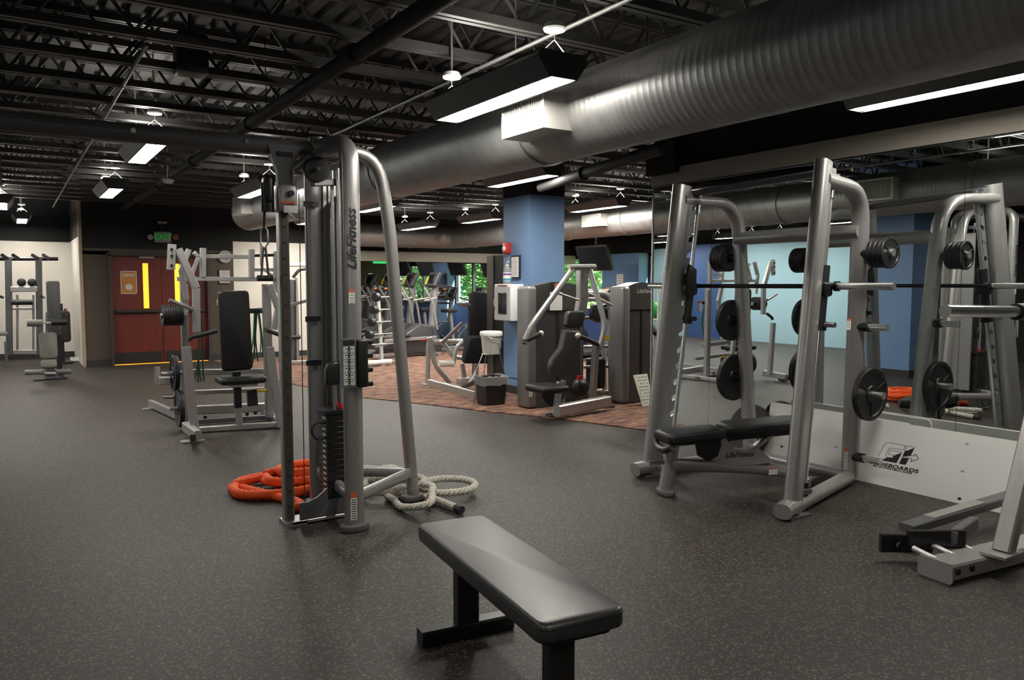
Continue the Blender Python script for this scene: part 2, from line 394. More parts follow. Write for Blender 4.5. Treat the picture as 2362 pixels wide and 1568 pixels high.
lw.put(MB().box(((3.76+5.75)/2, YD-.012, .06), (1.99, .024, .12)), 'baseboard', BASEB)
lw.put(MB().box((5.66, (YD+YB)/2, H2), (.18, YB-YD, DECKZ)), 'return_wall', WALLB)
wh = sname('wall_header', 'dark header with beige band over the cardio area', 'wall', (9, YD+.3, 2)); lw = L(wh)
lw.put(MB().box((9.08, YD+.35, 2.83), (6.65, .18, 1.24)), 'upper_wall', BLKWALL)
lw.put(MB().box((9.08, YD+.30, 2.12), (6.65, .26, .22)), 'beige_band', BEIGE)
wall('wall_far', (9, YB+.1, H2), (7.2, .2, DECKZ), WALLB, 'dim brown end wall of the cardio area')
wall('wall_side_front', (XW-.1, 3, H2), (.2, 14, DECKZ), BLUED, 'deep blue outer wall behind the mirror partition')
# outer wall with windows and blue piers
wo_ = sname('wall_right', 'blue outer wall with window bays', 'wall', (XW, 18, 0)); lw = L(wo_)
lw.put(MB().box((XW+.1, 18.5, .42), (.22, 18.4, .84)), 'sill_wall', BLUED)
lw.put(MB().box((XW+.1, 18.5, 2.83), (.22, 18.4, 1.26)), 'upper_wall', BLKWALL)
bays = [(10.2, 13.5), (14.8, 18.2), (19.4, 22.8), (24.1, 27.4)]
for y0, y1 in ((13.5, 14.8), (18.2, 19.4), (22.8, 24.1)):
    lw.put(MB().box((XW-.02, (y0+y1)/2, 1.11), (.5, y1-y0, 2.2)), 'pier', BLUE)
for i, (y0, y1) in enumerate(bays):
    w = sname('window_%d' % (i+1), 'dark framed window with trees outside', 'window', (XW, (y0+y1)/2, .84)); lw = L(w)
    z0, z1, t = .84, 2.2, .06; mb = MB()
    mb.box((XW+.08, (y0+y1)/2, z0+t/2), (.1, y1-y0, t)); mb.box((XW+.08, (y0+y1)/2, z1-t/2), (.1, y1-y0, t))
    mb.box((XW+.08, y0+t/2, (z0+z1)/2), (.1, t, z1-z0)); mb.box((XW+.08, y1-t/2, (z0+z1)/2), (.1, t, z1-z0))
    lw.put(mb, 'window_frame', BLACKM)
    for k in (1, 2): lw.put(MB().box((XW+.08, y0+(y1-y0)*k/3, (z0+z1)/2), (.09, .07, z1-z0-.02)), 'mullion', BLACKM)
    for k in range(3):
        a, b = y0+(y1-y0)*k/3+.03, y0+(y1-y0)*(k+1)/3-.03
        lw.put(MB().box((XW+.08, (a+b)/2, (z0+z1)/2), (.012, b-a, z1-z0-.08)), 'pane', GLASS)
# mirror partition
wm = sname('wall_mirror', 'mirrored partition wall with beige band above', 'wall', (XM+.1, 1, 0)); lw = L(wm)
lw.put(MB().box((XM+.11, (YF+6.13)/2, H2), (.2, 6.13-YF, DECKZ)), 'partition', BLKWALL)
lw.put(MB().box((XM-.01, (YF+6.13)/2, 2.59), (.06, 6.13-YF, .16)), 'beige_band', BEIGE)
lw.put(MB().box((XM-.04, 5.93, 2.76), (.12, .42, .30)), 'corner_block', BLKWALL)
ys = [6.12, 5.31, 4.13, 2.95, 1.77, .59, -.59, -1.77, -2.95, -3.98]
for a, b in zip(ys[1:], ys[:-1]):
    lw.put(MB().box((XM+.003, (a+b)/2, 1.262), (.012, b-a-.003, 2.49)), 'mirror_panel', MIRROR)
lw.put(MB().box((XM-.004, 6.125, 1.26), (.022, .012, 2.5)), 'edge_trim', CHROME)
lw.put(MB().box((XM-.006, (YF+6.13)/2, 2.506), (.02, 6.13-YF, .012)), 'top_trim', BLACKM)
# double doors
def door(n, x0, x1, wx0, wx1, label, poster=False):
    d = sname('door_%d' % n, label, 'door', ((x0+x1)/2, YD, 0)); lp = L(d); y = YD+.03
    z0, z1 = .012, DZ-.02; wz0, wz1 = ony(336, 711, YD).z, ony(336, 607, YD).z; mb = MB()
    for (a, b, c, e) in ((x0, wx0, z0, z1), (wx1, x1, z0, z1), (wx0, wx1, z0, wz0), (wx0, wx1, wz1, z1)):
        mb.box(((a+b)/2, y, (c+e)/2), (b-a, .045, e-c))
    lp.put(mb, 'door_leaf', WOOD)
    g = lp.put(MB().box(((wx0+wx1)/2, y, (wz0+wz1)/2), (wx1-wx0, .01, wz1-wz0)), 'vision_panel', mat('glowing_vision_glass', (.8, .5, .05), .3, emit=((1, .52, .03), 1.3)), 'narrow glass strip with yellow hall light put in as glow')  # hall light is put into the glass as its own emission
    lp.put(MB().box(((x0+x1)/2, y-.026, .13), (x1-x0-.06, .006, .20)), 'kick_plate', KICK)
    zz = ony(336, 718, YD).z
    b = lp.put(MB().rbox(((x0+x1)/2, y-.08, zz), (x1-x0-.1, .04, .06), .012), 'panic_bar', BLACKM)
    for xx in (x0+.08, x1-.08): lp.put(MB().box((xx, y-.045, zz), (.05, .07, .06)), 'bar_mount', BLACKM, parent=b)
    if poster:
        p0, p1 = ony(279, 678, YD), ony(315, 625, YD); pw, ph = p1.x-p0.x, p1.z-p0.z
        M = frame(((p0.x+p1.x)/2, y-.027, (p0.z+p1.z)/2), (1, 0, 0), (0, 0, 1))
        q = lp.put(MB().prism([(-pw/2, -ph/2), (pw/2, -ph/2), (pw/2, ph/2), (-pw/2, ph/2)], .003, M), 'poster', mat('poster_orange', (.42, .17, .035), .6), 'orange poster with white border and round white emblem')
        mb = MB(); t = .014
        for sx in (-1, 1): mb.prism([(sx*pw/2, -ph/2), (sx*(pw/2-t), -ph/2), (sx*(pw/2-t), ph/2), (sx*pw/2, ph/2)][::sx], .005, M)
        for sy in (-1, 1): mb.prism([(-pw/2, sy*ph/2), (pw/2, sy*ph/2), (pw/2, sy*(ph/2-t)), (-pw/2, sy*(ph/2-t))][::-sy], .005, M)
        for xx in (-.32, -.18, -.06, .06, .18, .32): mb.prism([(pw*xx-.012, ph*.26), (pw*xx+.012, ph*.26), (pw*xx+.012, ph*.38), (pw*xx-.012, ph*.38)], .006, M)
        mb.prism([(pw*.22*math.cos(a*math.pi/8), -ph*.2+pw*.22*math.sin(a*math.pi/8)) for a in range(16)], .006, M)
        lp.put(mb, 'poster_print', mat('poster_white', (.5, .47, .4), .6), parent=q)
        c0, c1 = ony(320, 596, YD), ony(355, 588, YD)
        lp.put(MB().rbox(((c0.x+c1.x)/2, y-.05, (c0.z+c1.z)/2), (c1.x-c0.x, .06, .075), .01), 'door_closer', mat('closer_grey', (.3, .28, .25), .4, .4))
    return d
xm_ = ony(374, 700, YD).x
door(1, DX0+.02, xm_-.006, ony(330, 650, YD).x, ony(343, 650, YD).x, 'cherry wood door leaf with orange poster', True)
door(2, xm_+.006, DX1-.02, ony(403, 650, YD).x, ony(415, 650, YD).x, 'cherry wood door leaf behind the plate loaded machine')
MB().box(((DX0+DX1)/2, YD+.5, .0), (DX1-DX0, .1, .01))
gap_strip = MB().box(((DX0+DX1)/2, YD+.03, .006), (DX1-DX0, .05, .012)).build('trim_gap_glow', mat('door_gap_glow', (.7, .4, .05), .4, emit=((1, .42, .02), 1.2)))  # glowing strip stands in for light through the door gap
struct(gap_strip, 'glowing strip painted as yellow light under the double doors', 'painted light')
hall = MB().box(((DX0+DX1)/2, YD+.6, H2), (DX1-DX0+.3, .1, DECKZ)).build('wall_hall', WALLW); struct(hall, 'hall wall behind the double doors', 'wall')
fr = MB(); t = .05
fr.box((DX0-t/2+.02, YD, DZ/2), (t, .22, DZ)); fr.box((DX1+t/2-.02, YD, DZ/2), (t, .22, DZ)); fr.box(((DX0+DX1)/2, YD, DZ+t/2-.02), (DX1-DX0+2*t, .22, t))
struct(fr.build('trim_door_frame', mat('dark_frame', (.03, .022, .018), .5)), 'dark frame of the double doors', 'door frame')
# column by the chest press, column reflected in the mirror, dark partition end
c1 = sname('wall_column', 'square blue column beside the chest press', 'column', (6.0, 8.8, 0)); lw = L(c1)
lw.put(MB().box((6.005, 8.795, H2), (.55, .65, DECKZ)), 'shaft', BLUE)
mb = MB(); mb.box((6.005, 8.795, .06), (.565, .665, .12)); lw.put(mb, 'baseboard', BASEB)
lw.put(MB().box((6.005, 8.795, 3.0), (.556, .656, .68)), 'black_top', BLKWALL)
c2 = sname('wall_column', 'square blue column seen only in the mirror', 'column', (-.9, 7.4, 0)); lw = L(c2)
lw.put(MB().box((-.95, 7.5, H2), (.6, 1.0, DECKZ)), 'shaft', BLUE); lw.put(MB().box((-.95, 7.5, .06), (.615, 1.015, .12)), 'baseboard', BASEB)
pe = sname('wall_partition_end', 'dark narrow partition beside the blue column', 'partition', (5.78, 9.4, 0)); lw = L(pe)
y1 = onx(1126, 800, 5.75).y; y2 = onx(1139, 800, 5.75).y
lw.put(MB().box((5.80, (9.12+y2)/2, .95), (.10, y2-9.12, 1.9)), 'dark_panel', BLACKM)
lw.put(MB().box((5.80, (y1+y2)/2, .95), (.14, y1-y2, 1.9)), 'jamb_post', mat('bronze_post', (.10, .085, .075), .45, .3))
# ------------------------------------------------------------------ roof steel
JL0, JL1 = XL, XW
proto = thing('roof_joist', 'open-web steel roof joist spanning under the deck', 'joist', (0, 3.85, JOISTZ), 0, 'open-web roof joists')
mb = MB()
for s in (-1, 1): mb.box(((JL0+JL1)/2, s*.028, .02), (JL1-JL0, .036, .05))
mb.build('bottom_chord', JOIST, proto)
mb = MB()
for s in (-1, 1): mb.box(((JL0+JL1)/2, s*.028, .475), (JL1-JL0, .036, .05))
mb.build('top_chord', JOIST, proto)
mb = MB(); x = JL0+.1; up = True
while x < JL1-.35:
    a = (x, 0, .03 if up else .47); b = (x+.31, 0, .47 if up else .03); mb.cyl(a, b, .012, 6); x += .31; up = not up
mb.build('web', JOIST, proto)
y = 3.85
for k in list(range(-5, 0))+list(range(1, 19)): copytree(proto, (0, 3.85+.652*k, JOISTZ))
tag(MB().box((1.62, 8.5, JOISTZ+.14), (.14, 19.8, .26)).build('roof_girder', PIPE), 'black steel girder running under the roof joists away from the viewer', 'girder') if False else None
# pipes along the ceiling
def pipe(name, label, p0, p1, r, m, n=14):
    c = (Vector(p0)+Vector(p1))/2; o = thing(name, label, 'pipe', c); lp = L(o)
    lp.put(MB().cyl(p0, p1, r, n), 'pipe_run', m)
    d = Vector(p1)-Vector(p0); k = 1.2
    while k < d.length:
        q = Vector(p0)+d.normalized()*k; lp.put(MB().lathe([(r*1.25, -.03), (r*1.25, .03)], q, d, n), 'coupling', m)
        k += 2.4
    k = .7
    while k < d.length:
        q = Vector(p0)+d.normalized()*k; lp.put(MB().cyl(q, (q.x, q.y, DECKZ), .004, 6), 'hanger_rod', m); k += 2.4
    return o
pz = 2.86
a = onz(972, 25, pz); pipe('sprinkler_main', 'thick black pipe crossing the ceiling above the cable tower', (a.x, -3.9, pz), (a.x, YD-.1, pz), .05, PIPE)
a = onz(1230, 108, 2.90); pipe('ceiling_conduit', 'thin bright conduit under the joists beside the duct', (a.x, 1.0, 2.92), (a.x, 9.0, 2.92), .012, CONDUIT, 8)
pipe('black_branch_pipe', 'black pipe passing in front of the blue column top', onz(1248, 432, 2.62), onz(1530, 340, 2.62), .055, PIPE)
pipe('ceiling_conduit', 'thin conduit over the left lamps', (.75, 5.2, 2.93), (.75, 17, 2.93), .012, JOIST, 8)
pipe('black_ceiling_pipe', 'slim black pipe near the left roof bay', (-.05, 3, 2.88), (-.05, 17, 2.88), .03, PIPE, 10)
# ------------------------------------------------------------------ round ducts
def duct(name, label, pts_y, X, z, r, pitch, mbend=None):
    y0, y1 = pts_y; o = thing(name, label, 'duct', (X, (y0+y1)/2, z)); n = 44; mb = MB(); V = []; fs = []
    k = 0; rings = []; y = y0
    while y < y1:
        for dy, dr in ((0, 0), (pitch*.72, 0), (pitch*.80, .0006), (pitch*.92, .0006)): rings.append((y+dy, r+dr))
        y += pitch
    for yy, rr in rings:
        for i in range(n+1):
            t = i/n; a = 2*math.pi*t + math.pi/2; V.append((rr*math.cos(a), yy-(y0+y1)/2 + t*pitch, rr*math.sin(a)))
    for k in range(len(rings)-1):
        for i in range(n): fs.append((k*(n+1)+i, (k+1)*(n+1)+i, (k+1)*(n+1)+i+1, k*(n+1)+i+1))
    mb.add(V, fs, True); mb.build('duct_shell', GALV, o)
    return o
DR = .245; DXc, DZc = 2.96, 2.52
d1 = duct('spiral_duct', 'large galvanised spiral duct hanging over the floor with side grilles', (-3.8, 11.6), DXc, DZc, DR, .046); ld = L(d1)
ld.put(MB().lathe([(DR+.002, 0), (DR+.002, .02), (DR*.8, .05), (.0, .06)], (DXc, 11.55, DZc), (0, 1, 0), 36, closed=False), 'end_cap', GALV)
ld.put(MB().lathe([(DR+.002, 0), (.0, .01)], (DXc, -3.76, DZc), (0, -1, 0), 36, closed=False), 'end_cap', GALV)
def collar(lp, X, y, z, w=.03, r=None, ax=(0, 1, 0)):
    r = r or DR
    lp.put(MB().lathe([(r+.002, -w), (r+.012, -w), (r+.012, w), (r+.002, w)], (X, y, z), ax, 40, closed=False), 'collar', GALV)
def ventbox(lp, y0, y1, z0, z1, side, depth, X=DXc):
    xf = X + side*depth; xb = X + side*DR*.55
    b = lp.put(MB().box(((xf+xb)/2, (y0+y1)/2, (z0+z1)/2), (abs(xf-xb), y1-y0, z1-z0)), 'grille_box', GALVW)
    t = .02; mb = MB(); yc, zc, w, h = (y0+y1)/2, (z0+z1)/2, y1-y0, z1-z0
    for s in (-1, 1): mb.box((xf+side*.006, yc, zc+s*(h/2-t/2)), (.012, w, t)); mb.box((xf+side*.006, yc+s*(w/2-t/2), zc), (.012, t, h-2*t))
    lp.put(mb, 'grille_frame', GALVW, parent=b)
    k = int((w-2*t)/.018)
    me = None
    for i in range(k):
        y = y0+t+(w-2*t)*(i+.5)/k
        lp.put(MB().box((xf+side*.005, y, zc), (.012, .005, h-2*t)), 'louvre_blade', GALVW, parent=b)
    lp.put(MB().box((xf+side*.0015, yc, zc), (.002, w-2*t, h-2*t)), 'grille_back', mat('grille_back', (.3, .29, .27), .6), parent=b)
q0 = onx(1161, 322, 2.57); q1 = onx(1258, 205, 2.57)
ventbox(ld, q1.y, q0.y, q0.z, q1.z-.01, -1, DXc-2.57)
ventbox(ld, 10.55, 11.0, 2.42, 2.66, -1, .36); ventbox(ld, 6.9, 7.4, 2.40, 2.64, -1, .33)
ventbox(ld, 4.95, 5.45, 2.42, 2.66, 1, .34); ventbox(ld, 1.2, 1.7, 2.42, 2.66, 1, .34)
for y in (q0.y+.12, 6.6, 9.2): collar(ld, DXc, y, DZc)
for y in (.9, 3.25, 6.2, 9.2): ld.put(MB().cyl((DXc, y, DZc+DR), (DXc, y, DECKZ), .004, 6), 'hanger_wire', BLACKM)
X2, r2 = 8.44, .245
d2 = duct('spiral_duct', 'galvanised spiral duct behind the blue column over the cardio machines', (5.0, 14.6), X2, 2.535, r2, .07); l2 = L(d2)
l2.put(MB().tube([(X2, 14.6, 2.535), (X2, 15.5, 2.535), (X2-.9, 15.62, 2.535), (5.85, 15.62, 2.535)], r2, 32, rad=.45), 'elbow_run', GALV)
for y in (14.6, 13.2, 11.3, 9.6): collar(l2, X2, y, 2.535, .025, r2)
for x in (7.4, 6.8): collar(l2, x, 15.62, 2.535, .025, r2, (1, 0, 0))
ventbox(l2, 12.2, 12.7, 2.44, 2.64, -1, .36, X2); ventbox(l2, 9.9, 10.4, 2.44, 2.64, -1, .36, X2)
for y in (6, 8.5, 11, 13.5): l2.put(MB().cyl((X2, y, 2.535+r2), (X2, y, DECKZ), .004, 6), 'hanger_wire', BLACKM)
# ------------------------------------------------------------------ pendant fluorescent lamps (long axis away from the camera)
def lamp_proto(label, Ln=1.2):
    o = thing('pendant_lamp', label, 'lamp', (0, 0, 2.66)); w, W, h = .15, .32, .13
    sec = [(-w/2-.012, 0), (-W/2, h*.75), (-W/2+.03, h), (W/2-.03, h), (W/2, h*.75), (w/2+.012, 0)]
    n = len(sec); V = [(p[0], y, p[1]) for y in (-Ln/2-.03, Ln/2+.03) for p in sec]
    mb = MB(); mb.add(V, [(i, i+1, n+i+1, n+i) for i in range(n-1) if i != 2]); mb.add(V, [tuple(range(n)), tuple(reversed(range(n, 2*n)))])
    for s in (-1, 1): mb.box((s*(w/2+.006), 0, .004), (.012, Ln+.06, .012))
    mb.build('housing', HOUSE, o)
    MB().add([(-w/2, -Ln/2, .002), (-w/2, Ln/2, .002), (w/2, Ln/2, .002), (w/2, -Ln/2, .002)], [(0, 1, 2, 3)]).build('lens', LENS, o)
    mb = MB()
    for s in (-1, 1): mb.box((s*.1, 0, h), (.07, Ln+.06, .004))
    mb.build('top_cover', HOUSE, o)
    MB().add([(-.06, -Ln/2, h), (.06, -Ln/2, h), (.06, Ln/2, h), (-.06, Ln/2, h)], [(0, 1, 2, 3)]).build('upper_slot', LENSUP, o)
    for s in (-1, 1):
        y = s*Ln*.46; z1 = JOISTZ-2.66
        c = MB().lathe([(.0, -.035), (.055, -.035), (.06, -.025), (.05, 0), (.0, 0)], (0, y, z1), (0, 0, 1), 20, closed=False).build('canopy', WHITEP, o)
        MB().tube([(-.09, y, h), (0, y, h+.08), (.09, y, h)], .003, 6).cyl((0, y, h+.08), (0, y, z1-.03), .003, 6).cyl((0, y, z1), (0, y, DECKZ-2.57), .008, 6).build('hanger_wire', CONDUIT, o)
    return o
LG = 'pendant fluorescent lamps'
lamps = [((2.40, 3.88, 2.538), 'pendant lamp right against the big duct and its bright grille'),
         ((4.83, 2.62, 2.66), 'pendant lamp above the wall mirror'),
         ((4.94, 7.5, 2.66), 'pendant lamp under the duct in front of the blue column'),
         ((1.08, 7.75, 2.66), 'large pendant lamp over the crossover beam'),
         ((1.15, 11.35, 2.66), 'pendant lamp hanging in front of the double doors'),
         ((2.46, 9.3, 2.55), 'pendant lamp seen beside the cable carriage'),
         ((-.05, 14.1, 2.66), 'pendant lamp near the warm white wall corner'),
         ((.25, 17.2, 2.66), 'small pendant lamp against the black wall above the pull-up frame'),
         ((4.85, 11.5, 2.66), 'pendant lamp behind the rear leg of the cable tower'),
         ((4.85, 14.6, 2.66), 'pendant lamp over the carpet edge'),
         ((6.6, 13.6, 2.555), 'pendant lamp below the elbow of the far duct'), ((7.4, 12.6, 2.66), 'pendant lamp shining onto the far duct left of the blue column'),
         ((7.75, 9.6, 2.66), 'pendant lamp shining onto the far duct right of the blue column'), ((9.6, 11.0, 2.66), 'pendant lamp beyond the far duct'),
         ((9.6, 14.2, 2.66), 'pendant lamp deep over the treadmills'), ((7.6, 6.8, 2.66), 'pendant lamp behind the mirror partition end')]
hidden = [(-2.0, 4.4), (-2.0, 9.0), (-3.8, 11.5), (-2.0, 13.6), (-2.0, .2), (1.3, -1.2), (-4.0, 13.6), (-4.0, 16.2)]  # unseen lamps added as fill for the near floor and left wall
far_bay_fill = [(10.2, 18.5), (10.2, 22.5), (8.0, 20.4)]  # unseen lamps added behind the header to brighten the blue pier
lp0 = lamp_proto(lamps[0][1]); lp0.location = lamps[0][0]; lp0['group'] = LG
lens2 = [c for c in lp0.children if c.name.startswith('lens')][0].data.copy(); lens2.materials[0] = LENSC
for q, lb in lamps[1:]:
    c = copytree(lp0, q, label=lb)
    if q[0] > 6 or (q[0] > 4.7 and q[1] > 5):
        for k in c.children:
            if k.name.startswith('lens'): k.data = lens2
for x, y in far_bay_fill:
    c = copytree(lp0, (x, y, 2.66), label='unseen pendant lamp added to brighten the far bay beyond the beige header')
    for k in c.children:
        if k.name.startswith('lens'): k.data = lens2
for x, y in hidden:
    c = copytree(lp0, (x, y, 2.66), label='unseen pendant lamp added as fill over the left or near gym floor')
    if x < -3:
        for k in c.children:
            if k.name.startswith('lens'): k.data = lens2
sk_ = thing('ceiling_speaker', 'black loudspeaker bolted under the roof joists', 'speaker', onz(440, 140, 3.0)); lsk = L(sk_); c = onz(440, 128, 3.05)
lsk.put(MB().rbox(c, (.20, .20, .26), .02), 'speaker_case', BLACK); lsk.put(MB().box(c+Vector((0, -.102, 0)), (.16, .006, .20)), 'speaker_grille', RUBBER); lsk.put(MB().cyl(c, (c.x, c.y, DECKZ), .012, 8), 'speaker_bracket', BLACKM)
sd_ = onz(388, 416, 2.80); dm = thing('ceiling_sensor', 'small white dome sensor hanging before the black upper wall', 'sensor', sd_); ldm = L(dm)
ldm.put(MB().lathe([(0, -.04), (.05, -.035), (.07, 0), (.06, .02), (0, .025)], sd_, (0, 0, 1), 18, closed=False), 'dome', WHITEP); ldm.put(MB().cyl(sd_, (sd_.x, sd_.y, DECKZ), .01, 8), 'stem', CONDUIT)
# ================================================================== cable crossover
YC = 4.78
xo = thing('cable_crossover', 'tall grey cable crossover with tripod towers joined by an overhead beam', 'machine', (1.72, YC, 0)); lx = L(xo)
def tower(xg, s, full):
    def P(dx, y, z): return (xg+s*dx, y, z)
    hub = P(.20, YC, 2.325)
    for y, nm in ((YC-.33, 'front_column'), (YC+.33, 'back_column')):
        lx.put(MB().oval([P(.30, y, .03), P(.30, y, 2.335), P(.24, YC+(y-YC)*.25, 2.335), hub], .115, .08, up=(0, 1, 0), rad=.20), nm, GREY)
    if s > 0: rp = [(2.31, 4.86, .03), ony(896, 500, 4.83), ony(868, 352, 4.82), hub]
    else: rp = [P(.89, 4.86, .03), P(.62, 4.83, 1.95), P(.54, 4.82, 2.31), hub]
    lx.put(MB().oval(rp, .075, .095, up=(0, 1, 0), rad=.2), 'rear_leg', GREY)
    R0 = Vector(rp[0]); Rz = R0 + (Vector(rp[1])-R0)*(.17/1.9)
    for a, b in ((P(.30, YC+.33, .24), P(.30, YC-.33, .20)), (P(.30, YC-.33, .20), Rz), (P(.30, YC+.33, .24), Rz)):
        lx.put(MB().oval([a, b], .055, .075), 'base_tube', GREY)
    for q in (P(.30, YC-.33, 0), P(.30, YC+.33, 0), (R0.x, R0.y, 0)):
        mb = MB(); mb.pad([(.095*math.cos(k*math.pi/10), .06*math.sin(k*math.pi/10)) for k in range(20)], .045, .012, Matrix.Translation((q[0], q[1], .0225)))
        lx.put(mb, 'foot_pad', mat('grey_rubber', (.09, .09, .09), .6))
    # guide post with its holes
    g = lx.put(MB().bar(P(0, YC+.02, 0), P(0, YC+.02, 2.12), .062, .07, up=(0, 1, 0)), 'guide_post', STEEL)
    lx.put(MB().box(P(0, YC-.018, 1.02), (.034, .006, 1.98)), 'hole_strip', mat('bronze_strip', (.09, .075, .06), .5, .3), parent=g)
    mb = MB()
    for k in range(20): q = P(0, YC-.0225, .12+.096*k); mb.lathe([(.0, 0), (.007, 0), (.007, .002), (0, .002)], q, (0, -1, 0), 8, closed=False)
    lx.put(mb, 'adjustment_holes', INK, parent=g, stuff=True)
    lx.put(MB().box(P(.03, YC+.02, .012), (.13, .16, .024)), 'base_plate', GREY)
    lx.put(MB().bar(P(.0, YC+.0, .02), P(.36, YC, .02), .12, .02), 'base_bar', GREY)
    ol = [(.05, .02), (.40, .02), (.40, .26), (.24, .22), (.16, .16), (.10, .14), (.05, .14)]
    lx.put(MB().prism(ol if s > 0 else [(-a, b) for a, b in reversed(ol)], .012, frame((xg, YC-.05, 0), (1, 0, 0), (0, 0, 1))), 'gusset_plate', GREYD)
    # top bracket, carriage, pulleys
    ol = [(-.10, 2.33), (-.07, 2.24), (-.045, 2.18), (-.04, 2.06), (.04, 2.06), (.045, 2.18), (.07, 2.24), (.10, 2.33)]
    b = lx.put(MB().prism(ol, .05, frame((xg, YC-.03, 0), (1, 0, 0), (0, 0, 1))), 'top_bracket', GREYD)
    lx.put(MB().rbox(P(0, YC-.056, 2.275), (.10, .006, .03), .012), 'slot', INK, parent=b)
    c = lx.put(MB().rbox(P(.005, YC-.03, 2.015), (.115, .13, .165), .015), 'carriage', GREY)
    lx.put(MB().rbox(P(.015, YC-.10, 1.945), (.085, .012, .045), .004), 'data_label', LABELW, parent=c)
    lx.put(MB().box(P(.0, YC-.10, 1.985), (.085, .01, .014)), 'orange_stripe', LABELO, parent=c)
    lx.put(MB().cyl(P(.02, YC-.09, 2.04), P(.02, YC-.115, 2.04), .018, 14), 'knob', BLACK, parent=c)
    lx.put(MB().cyl(P(-.10, YC-.03, 1.93), P(-.10, YC-.03, 2.10), .038, 16), 'swivel_pulley', BLACKM, parent=c)
    lx.put(MB().rbox(P(-.10, YC-.03, 2.06), (.05, .10, .16), .02), 'pulley_cover', BLACK, parent=c)
    lx.put(MB().tube([P(-.12, YC-.03, 1.93), P(-.125, YC-.03, 1.84)], .008), 'cable_end', RUBBER)
    h = lx.put(MB().lathe([(.0, -.03), (.075, -.03), (.078, -.02), (.078, .02), (.075, .03), (.0, .03)], P(.17, YC-.12, 2.19), (0, 1, 0), 28, closed=False), 'top_pulley', BLACK)
    lx.put(MB().lathe([(.0, 0), (.012, 0), (.012, .01), (0, .01)], P(.17, YC-.16, 2.19), (0, -1, 0), 10, closed=False), 'axle_bolt', STEEL, parent=h)
    lx.put(MB().cyl(P(.05, YC-.03, 2.19), P(.16, YC-.06, 2.27), .03, 14), 'cable_cover', GREY)
    lx.put(MB().cyl(P(.02, YC, 2.325), P(.36, YC, 2.325), .05, 18), 'hub_tube', GREYD)
    lx.put(MB().cyl(P(.21, YC-.02, 2.30), P(.21, YC-.02, 2.40), .045, 18), 'hub_cap', GREYD)
    lx.put(MB().cyl(P(.09, YC-.03, .03), P(.09, YC-.03, 2.05), .003, 6), 'lift_cable', RUBBER)
    # weight stack, rods, shroud
    for k in range(15):
        lx.put(MB().rbox(P(.33, YC+.02, .14+.0355*k+.016), (.20, .16, .034), .002, 1), 'weight_plate', BLACKM)
    lx.put(MB().rbox(P(.33, YC+.02, .69), (.21, .17, .035), .005, 2), 'head_plate', BLACKM)
    mb = MB()
    for k in range(15): mb.box(P(.2285, YC-.01, .14+.0355*k+.016), (.003, .05, .014))
    lx.put(mb, 'weight_numbers', LABELW, stuff=True)
    for y in (-.05, .06):
        lx.put(MB().cyl(P(.34, YC+.02+y, .1), P(.34, YC+.02+y, 2.22), .012, 12), 'guide_rod', CHROME)
        lx.put(MB().cyl(P(.34, YC+.02+y, .705), P(.34, YC+.02+y, .735), .02, 12), 'bumper', RED)
    lx.put(MB().pad([(-.065, -.07), (.065, -.07), (.065, .03), (.045, .065), (0, .08), (-.045, .065), (-.065, .03)], .06, .015, frame(P(.31, YC, .93), (1, 0, 0), (0, 0, 1))), 'moving_pulley', BLACK)
    lx.put(MB().cyl(P(.31, YC, .70), P(.31, YC, .87), .012, 10), 'pulley_stem', CHROME)
    lx.put(MB().tube([P(.235, YC-.03, .62), P(.16, YC-.05, .64), P(.13, YC-.05, .58), P(.17, YC-.04, .52), P(.235, YC-.03, .53)], .008, 8, rad=.05), 'selector_cord', RUBBER)
    sh = lx.put(MB().box(P(.45, YC+.32, 1.15), (.21, .03, 2.05)), 'stack_shroud', GREY)
    lx.put(MB().box(P(.465, YC+.16, 1.17), (.025, .31, 1.85)), 'rear_cover', GREY)
    for dx, w in ((.36, .012), (.405, .03), (.46, .012), (.50, .03)):
        lx.put(MB().box(P(dx, YC+.30, 1.15), (w, .02, 2.03)), 'shroud_rib', SILV, parent=sh)
    lx.put(MB().bar(P(.18, YC-.02, 2.12), P(.5, YC+.05, 2.16), .05, .04), 'rod_head', GREYD)
    for z in (2.02, 1.27, .98):
        lx.put(MB().box(P(.26, YC+.26, z), (.10, .012, .035)), 'shroud_clip', BLACK)
    return hub
tower(1.42, 1, True); tower(-1.75, -1, False)
bm0 = (-1.95, YC, 2.325); bm1 = (1.62, YC, 2.325)
lx.put(MB().cyl(bm0, bm1, .052, 20), 'crossover_beam', GREYD)
for x in (-1.2, -.3, .6, 1.2):
    lx.put(MB().lathe([(0, 0), (.014, 0), (.014, .008), (0, .008)], (x, YC-.05, 2.33), (0, -1, 0), 10, closed=False), 'beam_bolt', STEEL)
# chart, holder, lettering and stickers on the front column
FX, FY = 1.72, YC-.33
fy = FY-.041
def colM(px, py, y=fy): p = ony(px, py, y); return frame((p.x, y, p.z), (1, 0, 0), (0, 0, 1))
a, b = ony(790, 895, fy-.02), ony(821, 780, fy-.02); w, h = b.x-a.x, b.z-a.z
M = frame(((a.x+b.x)/2, fy-.012, (a.z+b.z)/2), (1, 0, 0), (0, 0, 1))
ch = lx.put(MB().prism([(-w/2, -h/2), (w/2, -h/2), (w/2, h/2), (-w/2, h/2)], .012, M), 'exercise_chart', mat('chart_frame', (.16, .16, .16), .5))
lx.put(MB().prism([(-w*.40, -h*.46), (w*.40, -h*.46), (w*.40, h*.34), (-w*.40, h*.34)], .015, M), 'chart_sheet', mat('chart_paper', (.52, .55, .5), .6), parent=ch)
lx.put(MB().prism([(-w*.40, h*.36), (w*.40, h*.36), (w*.40, h*.47), (-w*.40, h*.47)], .015, M), 'chart_header', INK, parent=ch)
